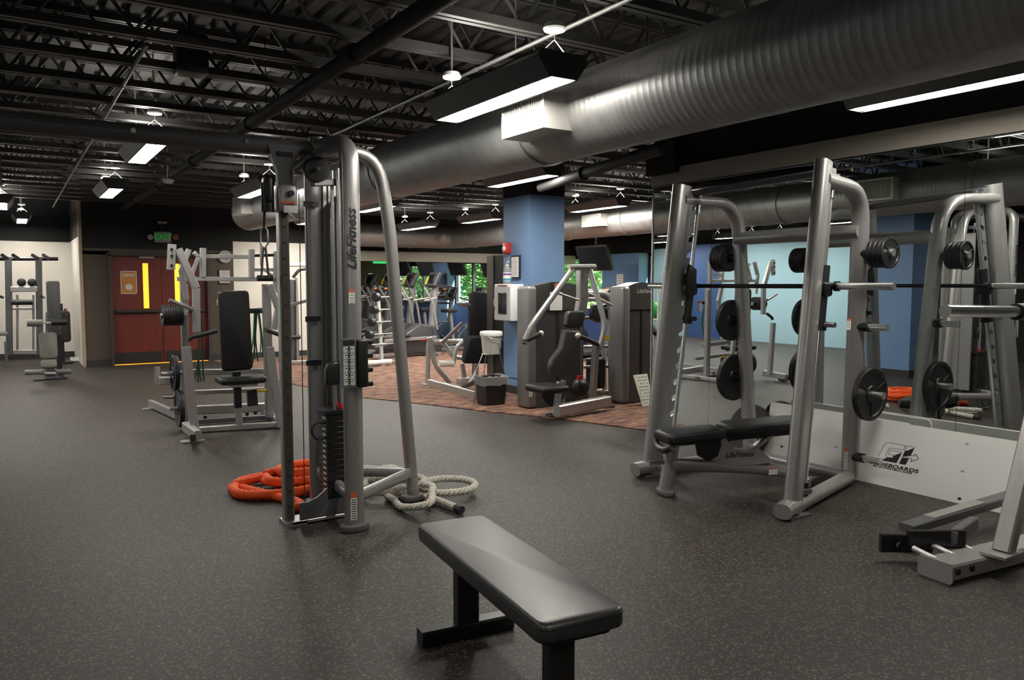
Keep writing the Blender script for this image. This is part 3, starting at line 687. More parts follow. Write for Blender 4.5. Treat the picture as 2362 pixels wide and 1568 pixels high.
mb = MB()
for i in range(6):
    y = -h*.46+h*.8*i/6; mb.prism([(-w*.40, y-.001), (w*.40, y-.001), (w*.40, y+.001), (-w*.40, y+.001)], .0165, M)
    if i < 6:
        c = y+h*.066
        for dx, dy, ww, hh in ((0, .016, .010, .008), (0, .002, .012, .018), (-.006, -.014, .005, .018), (.006, -.014, .005, .018), (-.016, .006, .016, .004), (.016, .006, .016, .004)):
            mb.prism([(dx-ww/2, c+dy-hh/2), (dx+ww/2, c+dy-hh/2), (dx+ww/2, c+dy+hh/2), (dx-ww/2, c+dy+hh/2)], .0165, M)
lx.put(mb, 'chart_figures', INK, parent=ch)
a, b = ony(823, 893, fy), ony(845, 782, fy)
hb = lx.put(MB().rbox(((a.x+b.x)/2, FY+.0, (a.z+b.z)/2), (b.x-a.x, .15, b.z-a.z), .012), 'accessory_rack', BLACK)
for f in (.06, .36, .66, .94):
    lx.put(MB().rbox((b.x+.014, FY-.02, a.z+(b.z-a.z)*f), (.045, .08, .03), .008), 'rack_hook', BLACK, parent=hb)
p = ony(812, 552, fy); put_text(xo, 'LifeFitness', .085, frame((p.x, fy-.002, p.z), (0, 0, 1), (-1, 0, 0)), INK, shear=.35, bold=.001)
label_plate(lx, colM(811, 684), .038, .085)
label_plate(lx, colM(816, 1168, fy), .04, .165, lines=9, name='serial_label')
# carabiner and handle hanging from the carriage
ha = thing('pull_strap', 'looped pull strap hanging on a carabiner from the cable carriage', 'strap', (1.29, YC-.03, 1.5)); lh = L(ha)
hx = 1.295
lh.put(MB().tube([(hx, YC-.03, 1.845), (hx-.02, YC-.03, 1.82), (hx-.022, YC-.03, 1.74), (hx, YC-.03, 1.715), (hx+.022, YC-.03, 1.74), (hx+.02, YC-.03, 1.82)], .005, 8, up=(0, 1, 0), closed=True), 'carabiner', STEEL)
for s in (-1, 1): lh.put(MB().bar((hx+s*.006, YC-.03, 1.72), (hx+s*.022, YC-.03, 1.54), .006, .03, up=(0, 1, 0)), 'strap', mat('grey_webbing', (.16, .16, .15), .8))
lh.put(MB().cyl((hx-.045, YC-.03, 1.535), (hx+.045, YC-.03, 1.535), .018, 14), 'grip', RUBBER)
# ================================================================== flat bench in the foreground
zt = .46
cn = [onz(935, 1208, zt), onz(1090, 1190, zt), onz(1471, 1390, zt), onz(1284, 1440, zt)]
ux = (cn[1]-cn[0]+cn[2]-cn[3]); ux.normalize(); uy = (cn[0]-cn[3]+cn[1]-cn[2]).normalized(); uy = (uy-ux*uy.dot(ux)).normalized()
bc = sum(cn, Vector())/4; bw = ((cn[1]-cn[0]).length+(cn[2]-cn[3]).length)/2; bl = ((cn[0]-cn[3]).length+(cn[1]-cn[2]).length)/2
fb = thing('flat_bench', 'low flat workout bench with black padded top on two black T legs', 'bench', (bc.x, bc.y, 0)); lb = L(fb)
def rrect(w, l, r, n=4):
    o = []
    for cx, cy, a0 in ((w/2-r, l/2-r, 0), (-w/2+r, l/2-r, 90), (-w/2+r, -l/2+r, 180), (w/2-r, -l/2+r, 270)):
        for k in range(n+1): a = math.radians(a0+90*k/n); o.append((cx+r*math.cos(a), cy+r*math.sin(a)))
    return o
Mb = frame((bc.x, bc.y, zt-.035), ux, uy)
pd = lb.put(MB().pad(rrect(bw, bl, .035), .07, .022, Mb, 4), 'padded_top', VINYLS)
lb.put(MB().pad(rrect(bw-.06, bl-.06, .03), .02, .004, frame((bc.x, bc.y, zt-.078), ux, uy)), 'pad_board', BLACKM)
lb.put(MB().tube([Mb @ Vector((x, y, .016)) for x, y in rrect(bw-.002, bl-.002, .035, 5)], .004, 6, closed=True), 'piping', VINYL, parent=pd)
for s, q in ((1, .5-.185/bl), (-1, .5-.17/bl)):
    c = Vector((bc.x, bc.y, 0)) + uy*(s*bl*q)
    lb.put(MB().bar(c+Vector((0, 0, .05)), c+Vector((0, 0, zt-.08)), .10, .06, up=uy), 'leg_post', BLACKM)
    lb.put(MB().bar(c-ux*.21+Vector((0, 0, .0325)), c+ux*.21+Vector((0, 0, .0325)), .075, .065), 'foot_bar', BLACKM)
    lb.put(MB().bar(c-ux*.11+Vector((0, 0, zt-.095)), c+ux*.11+Vector((0, 0, zt-.095)), .075, .02), 'mount_plate', BLACKM)
# ================================================================== battle ropes
def rope_path(kx):
    pts = [Vector(p) for p in kx]; out = []   # Catmull-Rom
    for i in range(len(pts)-1):
        p0, p1, p2, p3 = pts[max(i-1, 0)], pts[i], pts[i+1], pts[min(i+2, len(pts)-1)]
        n = max(4, int((p2-p1).length/.02))
        for k in range(n):
            t = k/n; out.append(.5*((2*p1)+(p2-p0)*t+(2*p0-5*p1+4*p2-p3)*t*t+(3*p1-p0-3*p2+p3)*t**3))
    return out+[pts[-1]]
def loop(c, rx, ry, turns, a0, z0, dz, jit=.0, n=14, rot=0):
    o = []
    for k in range(int(turns*n)+1):
        a = a0+2*math.pi*k/n; j = 1+jit*random.uniform(-1, 1); x, y = rx*j*math.cos(a), ry*j*math.sin(a)
        o.append((c[0]+x*math.cos(rot)-y*math.sin(rot), c[1]+x*math.sin(rot)+y*math.cos(rot), z0+dz*k/n))
    return o
oc = onz(655, 1128)
op = loop((oc.x-.02, oc.y, 0), .34, .27, 2.0, 2.6, .03, .012, .05) + loop((oc.x+.12, oc.y+.02, 0), .24, .20, 2.0, 2.6, .075, .014, .08) + loop((oc.x+.16, oc.y+.02, 0), .17, .15, 1.6, 2.6, .125, .012, .08)
op = [onz(660, 1175, .03), onz(690, 1160, .03)] + op
orp = thing('battle_rope', 'heap of orange sleeved battle rope coiled beside the cable tower', 'rope', (oc.x, oc.y, 0)); lo = L(orp)
pp = rope_path(op); mb = MB(); V = []; fs = []; n = 10
lastx = None
for i, p in enumerate(pp):
    d = (pp[min(i+1, len(pp)-1)]-pp[max(i-1, 0)]).normalized(); x = d.cross(Vector((0, 0, 1))).normalized(); y = x.cross(d)
    r = .0255 + .0055*(i % 2) + .003*random.random()
    V += [p + x*(r*math.cos(2*math.pi*k/n)) + y*(r*math.sin(2*math.pi*k/n)) for k in range(n)]
fs = [(i*n+k, i*n+(k+1) % n, (i+1)*n+(k+1) % n, (i+1)*n+k) for i in range(len(pp)-1) for k in range(n)] + [tuple(reversed(range(n))), tuple(range((len(pp)-1)*n, len(pp)*n))]
lo.put(mb.add(V, fs, True), 'rope_sleeve', ORANGE)
def clear_of(pts, c, r):
    """lets a rope lie round a foot standing at c"""
    out = []
    for p in pts:
        d = Vector((p.x-c[0], p.y-c[1], 0))
        if d.length < r:
            d.normalize(); p = Vector((c[0]+d.x*r, c[1]+d.y*r, p.z))
        out.append(p)
    return out
def twisted(root, pts, R=.027, r=.0135, pitch=.10, m=ROPEW, name='strand', foot=None):
    pts = rope_path(pts)
    if foot:
        for _ in range(2): pts = clear_of(rope_path(clear_of(pts, foot, .137)[::3]+[pts[-1]]), foot, .135)
    lp = L(root); acc = 0; fr_ = []
    for i, p in enumerate(pts):
        d = (pts[min(i+1, len(pts)-1)]-pts[max(i-1, 0)]).normalized(); x = d.cross(Vector((0, 0, 1)))
        x.normalize(); y = x.cross(d); 
        if i: acc += (p-pts[i-1]).length
        fr_.append((p, x, y, acc))
    for s in range(3):
        q = [p + x*((R-r)*math.cos(2*math.pi*(a/pitch+s/3))) + y*((R-r)*math.sin(2*math.pi*(a/pitch+s/3))) for p, x, y, a in fr_]
        lp.put(MB().tube(q, r, 7), name, m)
    return pts
wc = onz(985, 1135)
wr_ = thing('battle_rope', 'thick white twisted battle rope looped on the floor by the cable tower', 'rope', (wc.x, wc.y, 0))
c2_ = onz(1035, 1140); c1_ = onz(905, 1135)
wp = [onz(1055, 1172, .03), onz(1000, 1150, .035), onz(965, 1140, .05)] + loop((c2_.x, c2_.y, 0), .19, .17, 1.15, 3.0, .05, .03, .02, rot=-.4) + \
     [onz(990, 1160, .08), onz(930, 1170, .03), onz(905, 1150, .03)] + loop((c1_.x, c1_.y, 0), .24, .2, 1.7, 4.2, .03, .03, .06) + [onz(860, 1105, .08), onz(845, 1110, .04)]
pts = twisted(wr_, wp, foot=(2.31, 4.86))
lw_ = L(wr_); lw_.put(MB().cyl(pts[0]+(pts[0]-pts[2]).normalized()*.05, pts[2], .027, 12), 'rope_end_cap', RUBBER)
hp = [onz(835, 1082, .03), onz(880, 1079, .03), onz(905, 1078, .03), onz(918, 1083, .03)]
w2 = thing('battle_rope', 'white rope end with black sleeve lying behind the cable tower base', 'rope', (hp[1].x, hp[1].y, 0))
twisted(w2, hp[1:]+[onz(930, 1098, .03)]); L(w2).put(MB().tube([hp[0], hp[1]], .026, 10), 'black_sleeve', RUBBER)
# ================================================================== smith machine
FRt = Vector((4.22, 3.20, 0)); FLt = Vector((4.20, 4.50, 0)); RRt = Vector((5.28, 3.50, 0)); RLt = Vector((5.26, 4.42, 0))
sm = thing('smith_machine', 'grey smith machine with leaning uprights in front of the wall mirror', 'machine', ((FRt+RLt)/2)); ls = L(sm)
def vplane(p0, p1, px, py):
    """point seen at a pixel on the upright plane through p0 and p1"""
    d = (p1-p0); nrm = Vector((d.y, -d.x, 0)); return onplane(px, py, p0, nrm)
tops = {}; rods = {}
for key, Fp, Rp, tpx, sgn in (('r', FRt, RRt, (1900, 372), -1), ('l', FLt, RLt, (1574, 428), 1)):
    T = vplane(Fp, Rp, *tpx); tops[key] = T; d = (Rp-Fp).normalized(); side = Vector((-d.y, d.x, 0))
    if T.z > 2.45: T.z = 2.45
    u = ls.put(MB().oval([Fp+Vector((0, 0, .02)), T], .165, .10, up=side), 'front_upright', GREY)
    ls.put(MB().oval([Fp+d*.02+Vector((0, 0, .055)), Rp+Vector((0, 0, .055))], .10, .09), 'base_rail', GREY)
    ls.put(MB().oval([Fp+d*.02+Vector((0, 0, .075)), Fp-d*.16+Vector((0, 0, .06))], .12, .10), 'front_foot', GREY)
    ls.put(MB().box(Fp+Vector((0, 0, .008)), (.2, .15, .016)), 'foot_plate', GREYD)
    Rt = Rp + Vector((-.11, .10*sgn, 2.17)); J = Fp+(T-Fp)*.95
    ls.put(MB().oval([Rp+Vector((0, 0, .06)), Rt, J], .085, .125, up=side, rad=.27), 'rear_upright', GREY)
    tops[key+'R'] = Rt
    # guide rod, gun-rack plate
    ax = (T-Fp).normalized(); off = d*.185
    r0 = Fp+ax*.16+off; r1 = Fp+ax*(T.z*.955)+off; rods[key] = (r0, r1)
    ls.put(MB().cyl(r0, r1, .015, 14), 'guide_rod', CHROME); ls.put(MB().cyl(r1-ax*.10, r1+ax*.08, .024, 14), 'rod_sleeve', STEEL)
    ls.put(MB().cyl(r0-ax*.06, r0+ax*.02, .026, 14), 'rod_stop', BLACKM)
    for q in (r0-ax*.03, r1+ax*.05): ls.put(MB().box(q-off*.45, (.19, .05, .03)), 'rod_bracket', GREYD)
    ol = [(.03, .35), (.03, 2.2)]; k = 0
    pl = [(.0, .30), (.0, 2.22)]
    zz = 2.2
    right = []
    while zz > .5: right += [(.073, zz), (.073, zz-.06), (.043, zz-.075), (.038, zz-.10), (.052, zz-.115), (.073, zz-.10)]; zz -= .125
    olp = [(0, .30)] + [(.073, .30)] + list(reversed(right)) + [(0, 2.22)]
    Mx = frame(Fp+d*.05-side*sgn*.055*(-1), d+Vector((0, 0, 0)), (T-Fp))
    e = ax - d*ax.dot(d)
    Mx = frame(Fp+d*.055+side*(-sgn)*.03, (d*1.0), ax)
    # sheared so that the plate follows the leaning upright
    Ms = Matrix.Identity(4)
    for i in range(3): Ms[i][0], Ms[i][1], Ms[i][2], Ms[i][3] = d[i], ax[i], side[i], (Fp+d*.055+side*(-sgn)*.03)[i]
    ls.put(MB().prism(olp, .008, Ms), 'catch_plate', mat('catch_plate', (.38, .41, .44), .3, .7))
    # weight horns pointing outwards
    for z, ln in ((1.72, .26), (1.19, .24), (.70, .24), (.215, .24)):
        b = Rp + (Rt-Rp)*(z/2.17); o_ = Vector((0, sgn, 0))
        hn = ls.put(MB().cyl(b+o_*.03, b+o_*.11, .035, 14), 'horn_boss', BLACKM)
        ls.put(MB().cyl(b+o_*.09, b+o_*ln, .0245, 16).cyl(b+o_*(ln-.012), b+o_*(ln+.004), .028, 16), 'weight_horn', CHROME, parent=hn)
for dz, r in ((-.24, .055),):
    ls.put(MB().cyl(tops['rR']+Vector((0, 0, dz-.05)), tops['lR']+Vector((0, 0, dz-.05)), r, 18), 'rear_cross_tube', GREY)
ls.put(MB().bar(FRt+(tops['r']-FRt)*.975+Vector((.12, 0, 0)), FLt+(tops['l']-FLt)*.975+Vector((.12, 0, 0)), .06, .045), 'top_cross_tube', GREYD)
ls.put(MB().oval([RRt+Vector((0, 0, .055)), RLt+Vector((0, 0, .055))], .08, .08), 'rear_base_tube', GREY)
# the bar with its carriages
br = thing('smith_bar', 'black barbell on sliding carriages in the smith machine', 'barbell', (rods['r'][0]+rods['l'][0])/2 + Vector((0, 0, 1.3)))
lbr = L(br); cp_ = {}
for key in 'rl':
    r0, r1 = rods[key]; f = (1.485-r0.z)/(r1.z-r0.z); cp_[key] = r0+(r1-r0)*f
    ax = (r1-r0).normalized()
    lbr.put(MB().cyl(cp_[key]-ax*.30, cp_[key]+ax*.14, .038, 16), 'slide_carriage', BLACK)
    lbr.put(MB().rbox(cp_[key]-ax*.02, (.09, .11, .10), .02), 'bearing_block', BLACKM)
    lbr.put(MB().cyl(cp_[key]-ax*.30, cp_[key]-ax*.24, .048, 16), 'slide_collar', BLACKM)
    hk = cp_[key]-ax*.26; s = -1 if key == 'r' else 1
    lbr.put(MB().cyl(hk, hk+Vector((.0, s*.12 if key == 'r' else -.1, .0)), .018, 12), 'catch_handle', STEEL if key == 'r' else BLACK)
    lbr.put(MB().pad([(-.04, -.13), (.05, -.10), (.05, .10), (-.02, .14), (-.06, .05)], .03, .01, frame(cp_[key]+Vector((-.05, -s*.06, .03)), (1, 0, 0), (0, 0, 1))), 'hook_cover', BLACK)
dirb = (cp_['l']-cp_['r']).normalized()
for key in 'rl': cp_[key] = cp_[key]+Vector((.036, 0, 0))      # the bar runs beside the rods
lbr.put(MB().cyl(cp_['r']-dirb*.08, cp_['l']+dirb*.08, .0165, 16), 'bar_shaft', BLACKM)
lbr.put(MB().cyl(cp_['r']-dirb*.075, cp_['r']-dirb*.47, .0245, 18), 'sleeve', CHROME)
lbr.put(MB().cyl(cp_['l']+dirb*.075, cp_['l']+dirb*.47, .0245, 18), 'sleeve', CHROME)
for e, s in ((cp_['r'], -1), (cp_['l'], 1)): lbr.put(MB().cyl(e+dirb*s*.065, e+dirb*s*.095, .034, 18), 'collar', BLACKM)
label_plate(lbr, frame(cp_['l']+Vector((.0, -.075, -.16)), (1, 0, 0), (0, 0, 1)), .045, .08)
M = frame(RRt+Vector((-.065, -.048, .33)), (1, 0, 0), (0, 0, 1)); label_plate(ls, frame(onplane(1951, 1058, RRt-Vector((0, .05, 0)), (0, 1, 0)), (1, 0, 0), (0, 0, 1)), .042, .16, lines=9, name='serial_label')
label_plate(ls, frame(onplane(1958, 748, RRt-Vector((0, .12, 0)), (0, 1, 0)), (1, 0, 0), (0, 0, 1)), .045, .08)
# weight plates on the horns
def weight_plate(label, c, axis, R, t, group, grip=True):
    c = Vector(c); o = thing('weight_plate', label, 'weight plate', (c.x, c.y, c.z), 0, group); lp = L(o); ax = Vector(axis)
    prof = [(.026, -t*.5), (.026, t*.5), (R*.30, t*.5), (R*.34, t*.30), (R*.80, t*.30), (R*.84, t*.5), (R*.97, t*.5), (R, t*.38), (R, -t*.38), (R*.97, -t*.5), (R*.84, -t*.5), (R*.80, -t*.30), (R*.34, -t*.30), (R*.30, -t*.5), (.026, -t*.5)]
    lp.put(MB().lathe(prof, c, ax, 36, closed=False), 'plate_disc', IRON)
    if grip:
        M = rotm(ax)
        for k in range(3):
            a = 2*math.pi*k/3+.5; v = M @ Vector((math.cos(a), math.sin(a), 0))
            lp.put(MB().bar(c+v*R*.30+ax*t*.38, c+v*R*.82+ax*t*.38, t*.35, t*.3, up=ax), 'spoke', IRON)
    return o
def horn(key, z): 
    Rp = RRt if key == 'r' else RLt; return Rp + (tops[key+'R']-Rp)*(z/2.17), Vector((0, -1 if key == 'r' else 1, 0))
b, o_ = horn('r', 1.72)
names = ['innermost', 'second', 'third', 'outermost']
for k in range(4): weight_plate('small black plate, %s of four on the top right horn of the smith machine' % names[k], b+o_*(.128+.034*k), o_, .105 if k < 3 else .112, .03, 'small plates on the top horns', True)
b, o_ = horn('r', .70); weight_plate('large black plate on the lower right horn of the smith machine', b+o_*.135, o_, .195, .042, 'large plates on the smith machine')
b, o_ = horn('l', 1.72)
for k in range(4): weight_plate('small black plate, %s of four on the top left horn of the smith machine' % names[k], b+o_*(.128+.034*k), o_, .115, .03, 'small plates on the top horns')
b, o_ = horn('l', 1.19); weight_plate('medium black plate on the middle left horn of the smith machine', b+o_*.135, o_, .175, .04, 'large plates on the smith machine')
b, o_ = horn('l', .70); weight_plate('large black plate on the lower left horn of the smith machine', b+o_*.135, o_, .20, .042, 'large plates on the smith machine')
# ================================================================== adjustable bench inside the smith machine
q0 = onz(1535, 1140); q1 = onz(1848, 1116)       # q1: middle of the rear foot, which stands between the side rails
bd = (q1-q0); BL = bd.length; bd.normalize(); bs = Vector((-bd.y, bd.x, 0))
ab = thing('adjustable_bench', 'adjustable black padded bench with grey frame inside the smith machine', 'bench', (q0+q1)/2); la = L(ab)
def Q(t, s, z): return q0+bd*t+bs*s+Vector((0, 0, z))
la.put(MB().oval([Q(0, 0, .03), Q(.05, 0, .36)], .10, .075, up=bs), 'front_leg', GREY)
la.put(MB().pad([(.10*math.cos(k*math.pi/10), .055*math.sin(k*math.pi/10)) for k in range(20)], .04, .012, frame(Q(0, 0, .02), bs, bd)), 'foot_pad', mat('grey_rubber', (.09, .09, .09), .6))
la.put(MB().oval([Q(.03, 0, .215), Q(BL*.6, 0, .16), Q(BL, 0, .08)], .085, .095, rad=.3), 'main_beam', GREY)
la.put(MB().oval([Q(BL-.02, -.15, .05), Q(BL-.02, .15, .05)], .07, .07), 'rear_foot', GREY)
for s in (-1, 1): la.put(MB().cyl(Q(BL+.02, s*.14-.025, .045), Q(BL+.02, s*.14+.025, .045), .045, 18), 'wheel', RUBBER)
ol = [(.42, .22), (.42, .34), (.50, .40), (.58, .31), (.68, .29), (.76, .32), (.86, .24), (.90, .19), (.6, .18)]
la.put(MB().prism(ol, .09, frame(q0, bd, (0, 0, 1)) @ Matrix.Translation((-.06, 0, 0))), 'hinge_bracket', GREY)
pM = frame(Q(.36, -.047, .265), bd, (0, 0, 1))
la.put(MB().prism([(-.11, -.01), (-.02, -.06), (.05, -.02), (.08, .06), (.06, .10), (-.13, .08)], .012, frame(Q(.33, -.05, .29), bd, (0, 0, 1))), 'ladder_plate', BLACKM)
put_text(ab, 'LifeFitness', .055, frame(Q(.56, -.048, .265), bd, (0, 0, 1)), INK, shear=.35)
la.put(MB().cyl(Q(-.13, 0, .235), Q(.03, 0, .235), .016, 12), 'pull_handle', STEEL)
hM = frame(Q(.24, 0, .455), bd, bs)
seat = [(-.24, -.11), (-.20, -.145), (.16, -.125), (.22, -.10), (.22, .10), (.16, .125), (-.20, .145), (-.24, .11)]
la.put(MB().pad(seat, .075, .028, frame(Q(.20, 0, .425), bd+Vector((0, 0, .05)), bs), 4), 'seat_pad', VINYL)
back = [(-.42, -.09), (-.36, -.14), (.20, -.14), (.26, -.11), (.26, .11), (.20, .14), (-.36, .14), (-.42, .09)]
la.put(MB().pad(back, .075, .028, frame(Q(.86, 0, .462), bd+Vector((0, 0, .03)), bs), 4), 'back_pad', VINYL)
la.put(MB().bar(Q(.10, 0, .37), Q(1.05, 0, .405), .05, .04), 'pad_rail', BLACKM)
la.put(MB().bar(Q(.62, 0, .24), Q(.86, 0, .40), .05, .03), 'support_strut', STEEL)
la.put(MB().tube([Q(-.02, -.13, .37), Q(-.04, -.06, .33), Q(-.04, .06, .33), Q(-.02, .13, .37)], .025, 10, rad=.05), 'roller_bar', BLACK)
label_plate(la, frame(onplane(1783, 1087, q0-bs*.05, bs), bd, (0, 0, 1)), .07, .05, lines=3)
# ================================================================== slide boards leaning on the mirror
BXb, BXt = 5.40, 5.47
def board(label, y0, y1, x, mname, holes, top=.475):
    o = thing('slide_board', label, 'board', (x, (y0+y1)/2, 0), 0, 'white slide boards'); lp = L(o)
    up = Vector((.09, 0, top)); lw = y1-y0; H_ = up.length; r = .03
    M = frame((x, (y0+y1)/2, .0), (0, -1, 0), up)
    lp.put(MB().prism([(-lw/2, 0), (lw/2, 0), (lw/2, H_-r), (lw/2-r*.3, H_-r*.3), (lw/2-r, H_), (-lw/2+r, H_), (-lw/2+r*.3, H_-r*.3), (-lw/2, H_-r)], .018, M), 'board_sheet', WHITEP)
    for u, v in holes:
        lp.put(MB().prism([(u+.013*math.cos(k*math.pi/6), v+.01*math.sin(k*math.pi/6)) for k in range(12)], .0195, M), 'bolt_hole', INK)
    return o, lp, M, up
o2, _, _, _ = board('white slide board mostly hidden behind the printed slide board', 3.2, 4.46, 5.475, 'b', [(-.45, .12)])
o1, lp1, M1, up1 = board('white slide board printed with a black arrow logo at the mirror foot', 1.2, 3.86, 5.42, 'a', [])
def bpt(px, py):
    p = onplane(px, py, M1 @ Vector((0, 0, .0095)), M1.to_3x3() @ Vector((0, 0, 1))); q = M1.inverted() @ p; return (q.x, q.y)
for px, py in ((1940, 1085), (2213, 1150)):
    u, v = bpt(px, py); lp1.put(MB().prism([(u+.013*math.cos(k*math.pi/6), v+.01*math.sin(k*math.pi/6)) for k in range(12)], .0195, M1), 'bolt_hole', INK)
for px, py in ((1928, 1031), (2230, 1024), (2220, 1087)):
    u, v = bpt(px, py); lp1.put(MB().prism([(u+.014*math.cos(k*math.pi/6), v+.008*math.sin(k*math.pi/6)) for k in range(12)], .0192, M1), 'bolt_cap', mat('grey_bolt', (.35, .35, .33), .4))
def lpx(pts): return [bpt(2000+x/13.12, 1000+y/13.12) for x, y in pts]
mb = MB()
def fillp(pts):
    P = lpx(pts); a = sum(P[i][0]*P[(i+1) % len(P)][1]-P[(i+1) % len(P)][0]*P[i][1] for i in range(len(P)))
    mb.prism(P if a > 0 else P[::-1], .0196, M1)
fillp([(440, 790), (610, 715), (780, 720), (790, 665), (1060, 575), (890, 890), (450, 810)])
fillp([(1150, 505), (1210, 515), (1440, 425), (1330, 650), (1140, 690), (1060, 715)])
fillp([(1060, 720), (1240, 735), (1255, 780), (1165, 945), (965, 905)])
def strokes(pts, w=13, closed=False):
    n = len(pts)
    for i in range(n if closed else n-1):
        a, b = Vector(pts[i]), Vector(pts[(i+1) % n]); d = (b-a).normalized(); q = Vector((-d.y, d.x))*w/2; fillp([a-q, b-q, b+q, a+q])
strokes([(330, 690), (430, 500), (520, 340), (570, 290), (640, 275), (760, 285), (1170, 365), (1110, 490), (710, 430), (670, 445), (565, 640), (575, 680), (620, 705)])
strokes([(640, 620), (710, 500), (1060, 565)]); strokes([(640, 620), (800, 655)])
strokes([(1150, 500), (1205, 370), (1460, 410)])
strokes([(1150, 690), (1300, 660), (1430, 670), (1460, 610), (1555, 765), (1325, 850), (1365, 775), (1250, 725)], 18)
lp1.put(mb, 'printed_logo', INK)
a, b = bpt(2000+230/13.12, 1000+910/13.12), bpt(2000+1370/13.12, 1000+1085/13.12)
def sheetM(c, a, b):
    x = (M1 @ Vector((*b, 0)))-(M1 @ Vector((*a, 0))); return frame(M1 @ Vector((*c, .0097)), x, up1)
# lettering sits parallel to the board edge
put_text(o1, 'SLIDEBOARDS', .037, M1 @ Matrix.Translation(((a[0]+b[0])/2, (a[1]+b[1])/2, .0097)) @ Matrix.Diagonal((1.55, 1, 1, 1)), INK, shear=.18, bold=.0012, space=1.05)
a, b = bpt(2000+330/13.12, 1000+1000/13.12), bpt(2000+1190/13.12, 1000+1165/13.12)
put_text(o1, 'BY ROCKETBOT.COM', .0175, M1 @ Matrix.Translation(((a[0]+b[0])/2, (a[1]+b[1])/2, .0097)) @ Matrix.Diagonal((1.6, 1, 1, 1)), INK, shear=.25, bold=.0006, space=1.1)
# ================================================================== plate loaded machine whose base enters from the right
pm = thing('plate_machine', 'silver plate loaded machine, only its base and chrome horn in view', 'machine', onz(2300, 1300)); lq = L(pm)
A = onz(2195, 1350); B = onz(2362, 1306); d = (B-A).normalized(); sd = Vector((-d.y, d.x, 0))
def U(t, s, z): return A+d*t+sd*s+Vector((0, 0, z))
lq.put(MB().bar(U(0.0, .085, .052), U(1.1, .085, .052), .16, .085), 'base_beam', SILV)
lq.put(MB().bar(U(-.012, .085, .055), U(.0, .085, .055), .19, .105), 'end_plate', SILV)
for t in (.05, .16): lq.put(MB().cyl(U(t, -.003, .06), U(t, .02, .06), .017, 12), 'bolt_hole', INK)
for t in (.06, .20, .36): lq.put(MB().cyl(U(t, .10, .075), U(t, .26, .10), .016, 12), 'pivot_pin', SILV)
p0 = onz(2310, 1278, .10)
lq.put(MB().box(p0+Vector((0, 0, .008)), (.19, .13, .014)), 'post_plate', SILV)
lq.put(MB().bar(p0+Vector((.02, 0, .01)), p0+Vector((.50, -.02, 1.30)), .09, .075), 'leaning_post', SILV)
for s, t0, t1, z in ((.40, -.02, .22, .10), (.31, .08, .36, .13)):
    lq.put(MB().bar(U(t0, s, z), U(t1, s-.13, z), .03, .10), 'link_plate', BLACKM)
lq.put(MB().lathe([(0, 0), (.022, 0), (.022, .012), (0, .012)], U(.03, .325, .10), -sd, 6, closed=False), 'hex_bolt', BLACKM)
lq.put(MB().bar(U(.24, .44, .13), U(1.3, .50, .17), .09, .05), 'foot_lever', GREYD)
lq.put(MB().bar(U(.45, .452, .165), U(.95, .48, .184), .07, .01), 'lever_decal', SILV)
lq.put(MB().bar(U(.28, .20, .14), U(.62, .30, .15), .05, .07), 'link_arm', GREYD)
h0 = ony(2180, 717, 2.05); h1 = ony(2345, 719, 2.05)
lq.put(MB().cyl(h0, h1, .031, 20), 'weight_horn', CHROME)
lq.put(MB().cyl(h1-Vector((.01, 0, 0)), h1+Vector((.09, 0, 0)), .045, 18), 'horn_collar', BLACKM)
tp = p0+Vector((.50, -.02, 1.30))
lq.put(MB().bar(h1+Vector((.02, 0, 0)), tp, .08, .07), 'lever_arm', SILV)
lq.put(MB().bar(U(1.05, .05, .05), U(1.05, .05, 1.0), .09, .08), 'rear_post', SILV)

# black bumper plate standing on the floor behind the bench, leaning on the rear slide board
pa = Vector((1, 0, -.3)).normalized(); pc_ = Vector((5.455, 4.60, .221)); PM = rotm(pa)
wpl = thing('weight_plate', 'black bumper plate with grip holes standing behind the adjustable bench', 'weight plate', (pc_.x, pc_.y, 0), 0, 'large plates on the smith machine'); lpl = L(wpl)
lpl.put(MB().lathe([(.026, -.02), (.026, .02), (.07, .02), (.08, .012), (.185, .012), (.195, .02), (.218, .02), (.225, .012), (.225, -.012), (.218, -.02), (.026, -.02)], pc_, pa, 40, closed=False), 'plate_disc', RUBBER)
for k in range(3):
    a = 2*math.pi*k/3+1.0; u = PM @ Vector((math.cos(a), math.sin(a), 0)); v = PM @ Vector((-math.sin(a), math.cos(a), 0))
    lpl.put(MB().pad([(.05*math.cos(t*math.pi/6), .022*math.sin(t*math.pi/6)) for t in range(12)], .03, .004, frame(pc_+u*.14, v, u)), 'grip_insert', mat('grip_grey', (.2, .2, .19), .6))
# ================================================================== plate loaded machine on the left
m1 = thing('chest_press_machine', 'silver plate loaded press machine with black back pad behind the cable tower', 'machine', (1.9, 8.4, 0)); lm = L(m1)
def seg(lp, name, m, pts, w, h=None, Y=8.0, rnd=False, **k):
    """bars between pixels; each pixel may carry its own depth plane"""
    P = [ony(p[0], p[1], p[2] if len(p) > 2 else Y) for p in pts]; P = [p if p.z > .02 else Vector((p.x, p.y, .02)) for p in P]
    mb = MB()
    if rnd: mb.tube(P, w, 12, up=(0, 1, 0), rad=k.get('rad', .06))
    else:
        for a, b in zip(P[:-1], P[1:]): mb.bar(a, b, w, h or w, up=(0, 1, 0))
    return lp.put(mb, name, m)
seg(lm, 'left_leg', SILV, [(430, 800), (448, 985)], .075, .06, 8.0)
lm.put(MB().bar(onz(428, 983, .10), onz(458, 1004, .08), .07, .09), 'left_foot_beam', SILV)
lm.put(MB().bar(onz(445, 1010, .03), onz(445, 1010, .12), .05, .06), 'foot_stub', BLACKM)
lm.put(MB().box(onz(444, 1019)+Vector((0, 0, .008)), (.20, .12, .016)), 'foot_plate', SILV)
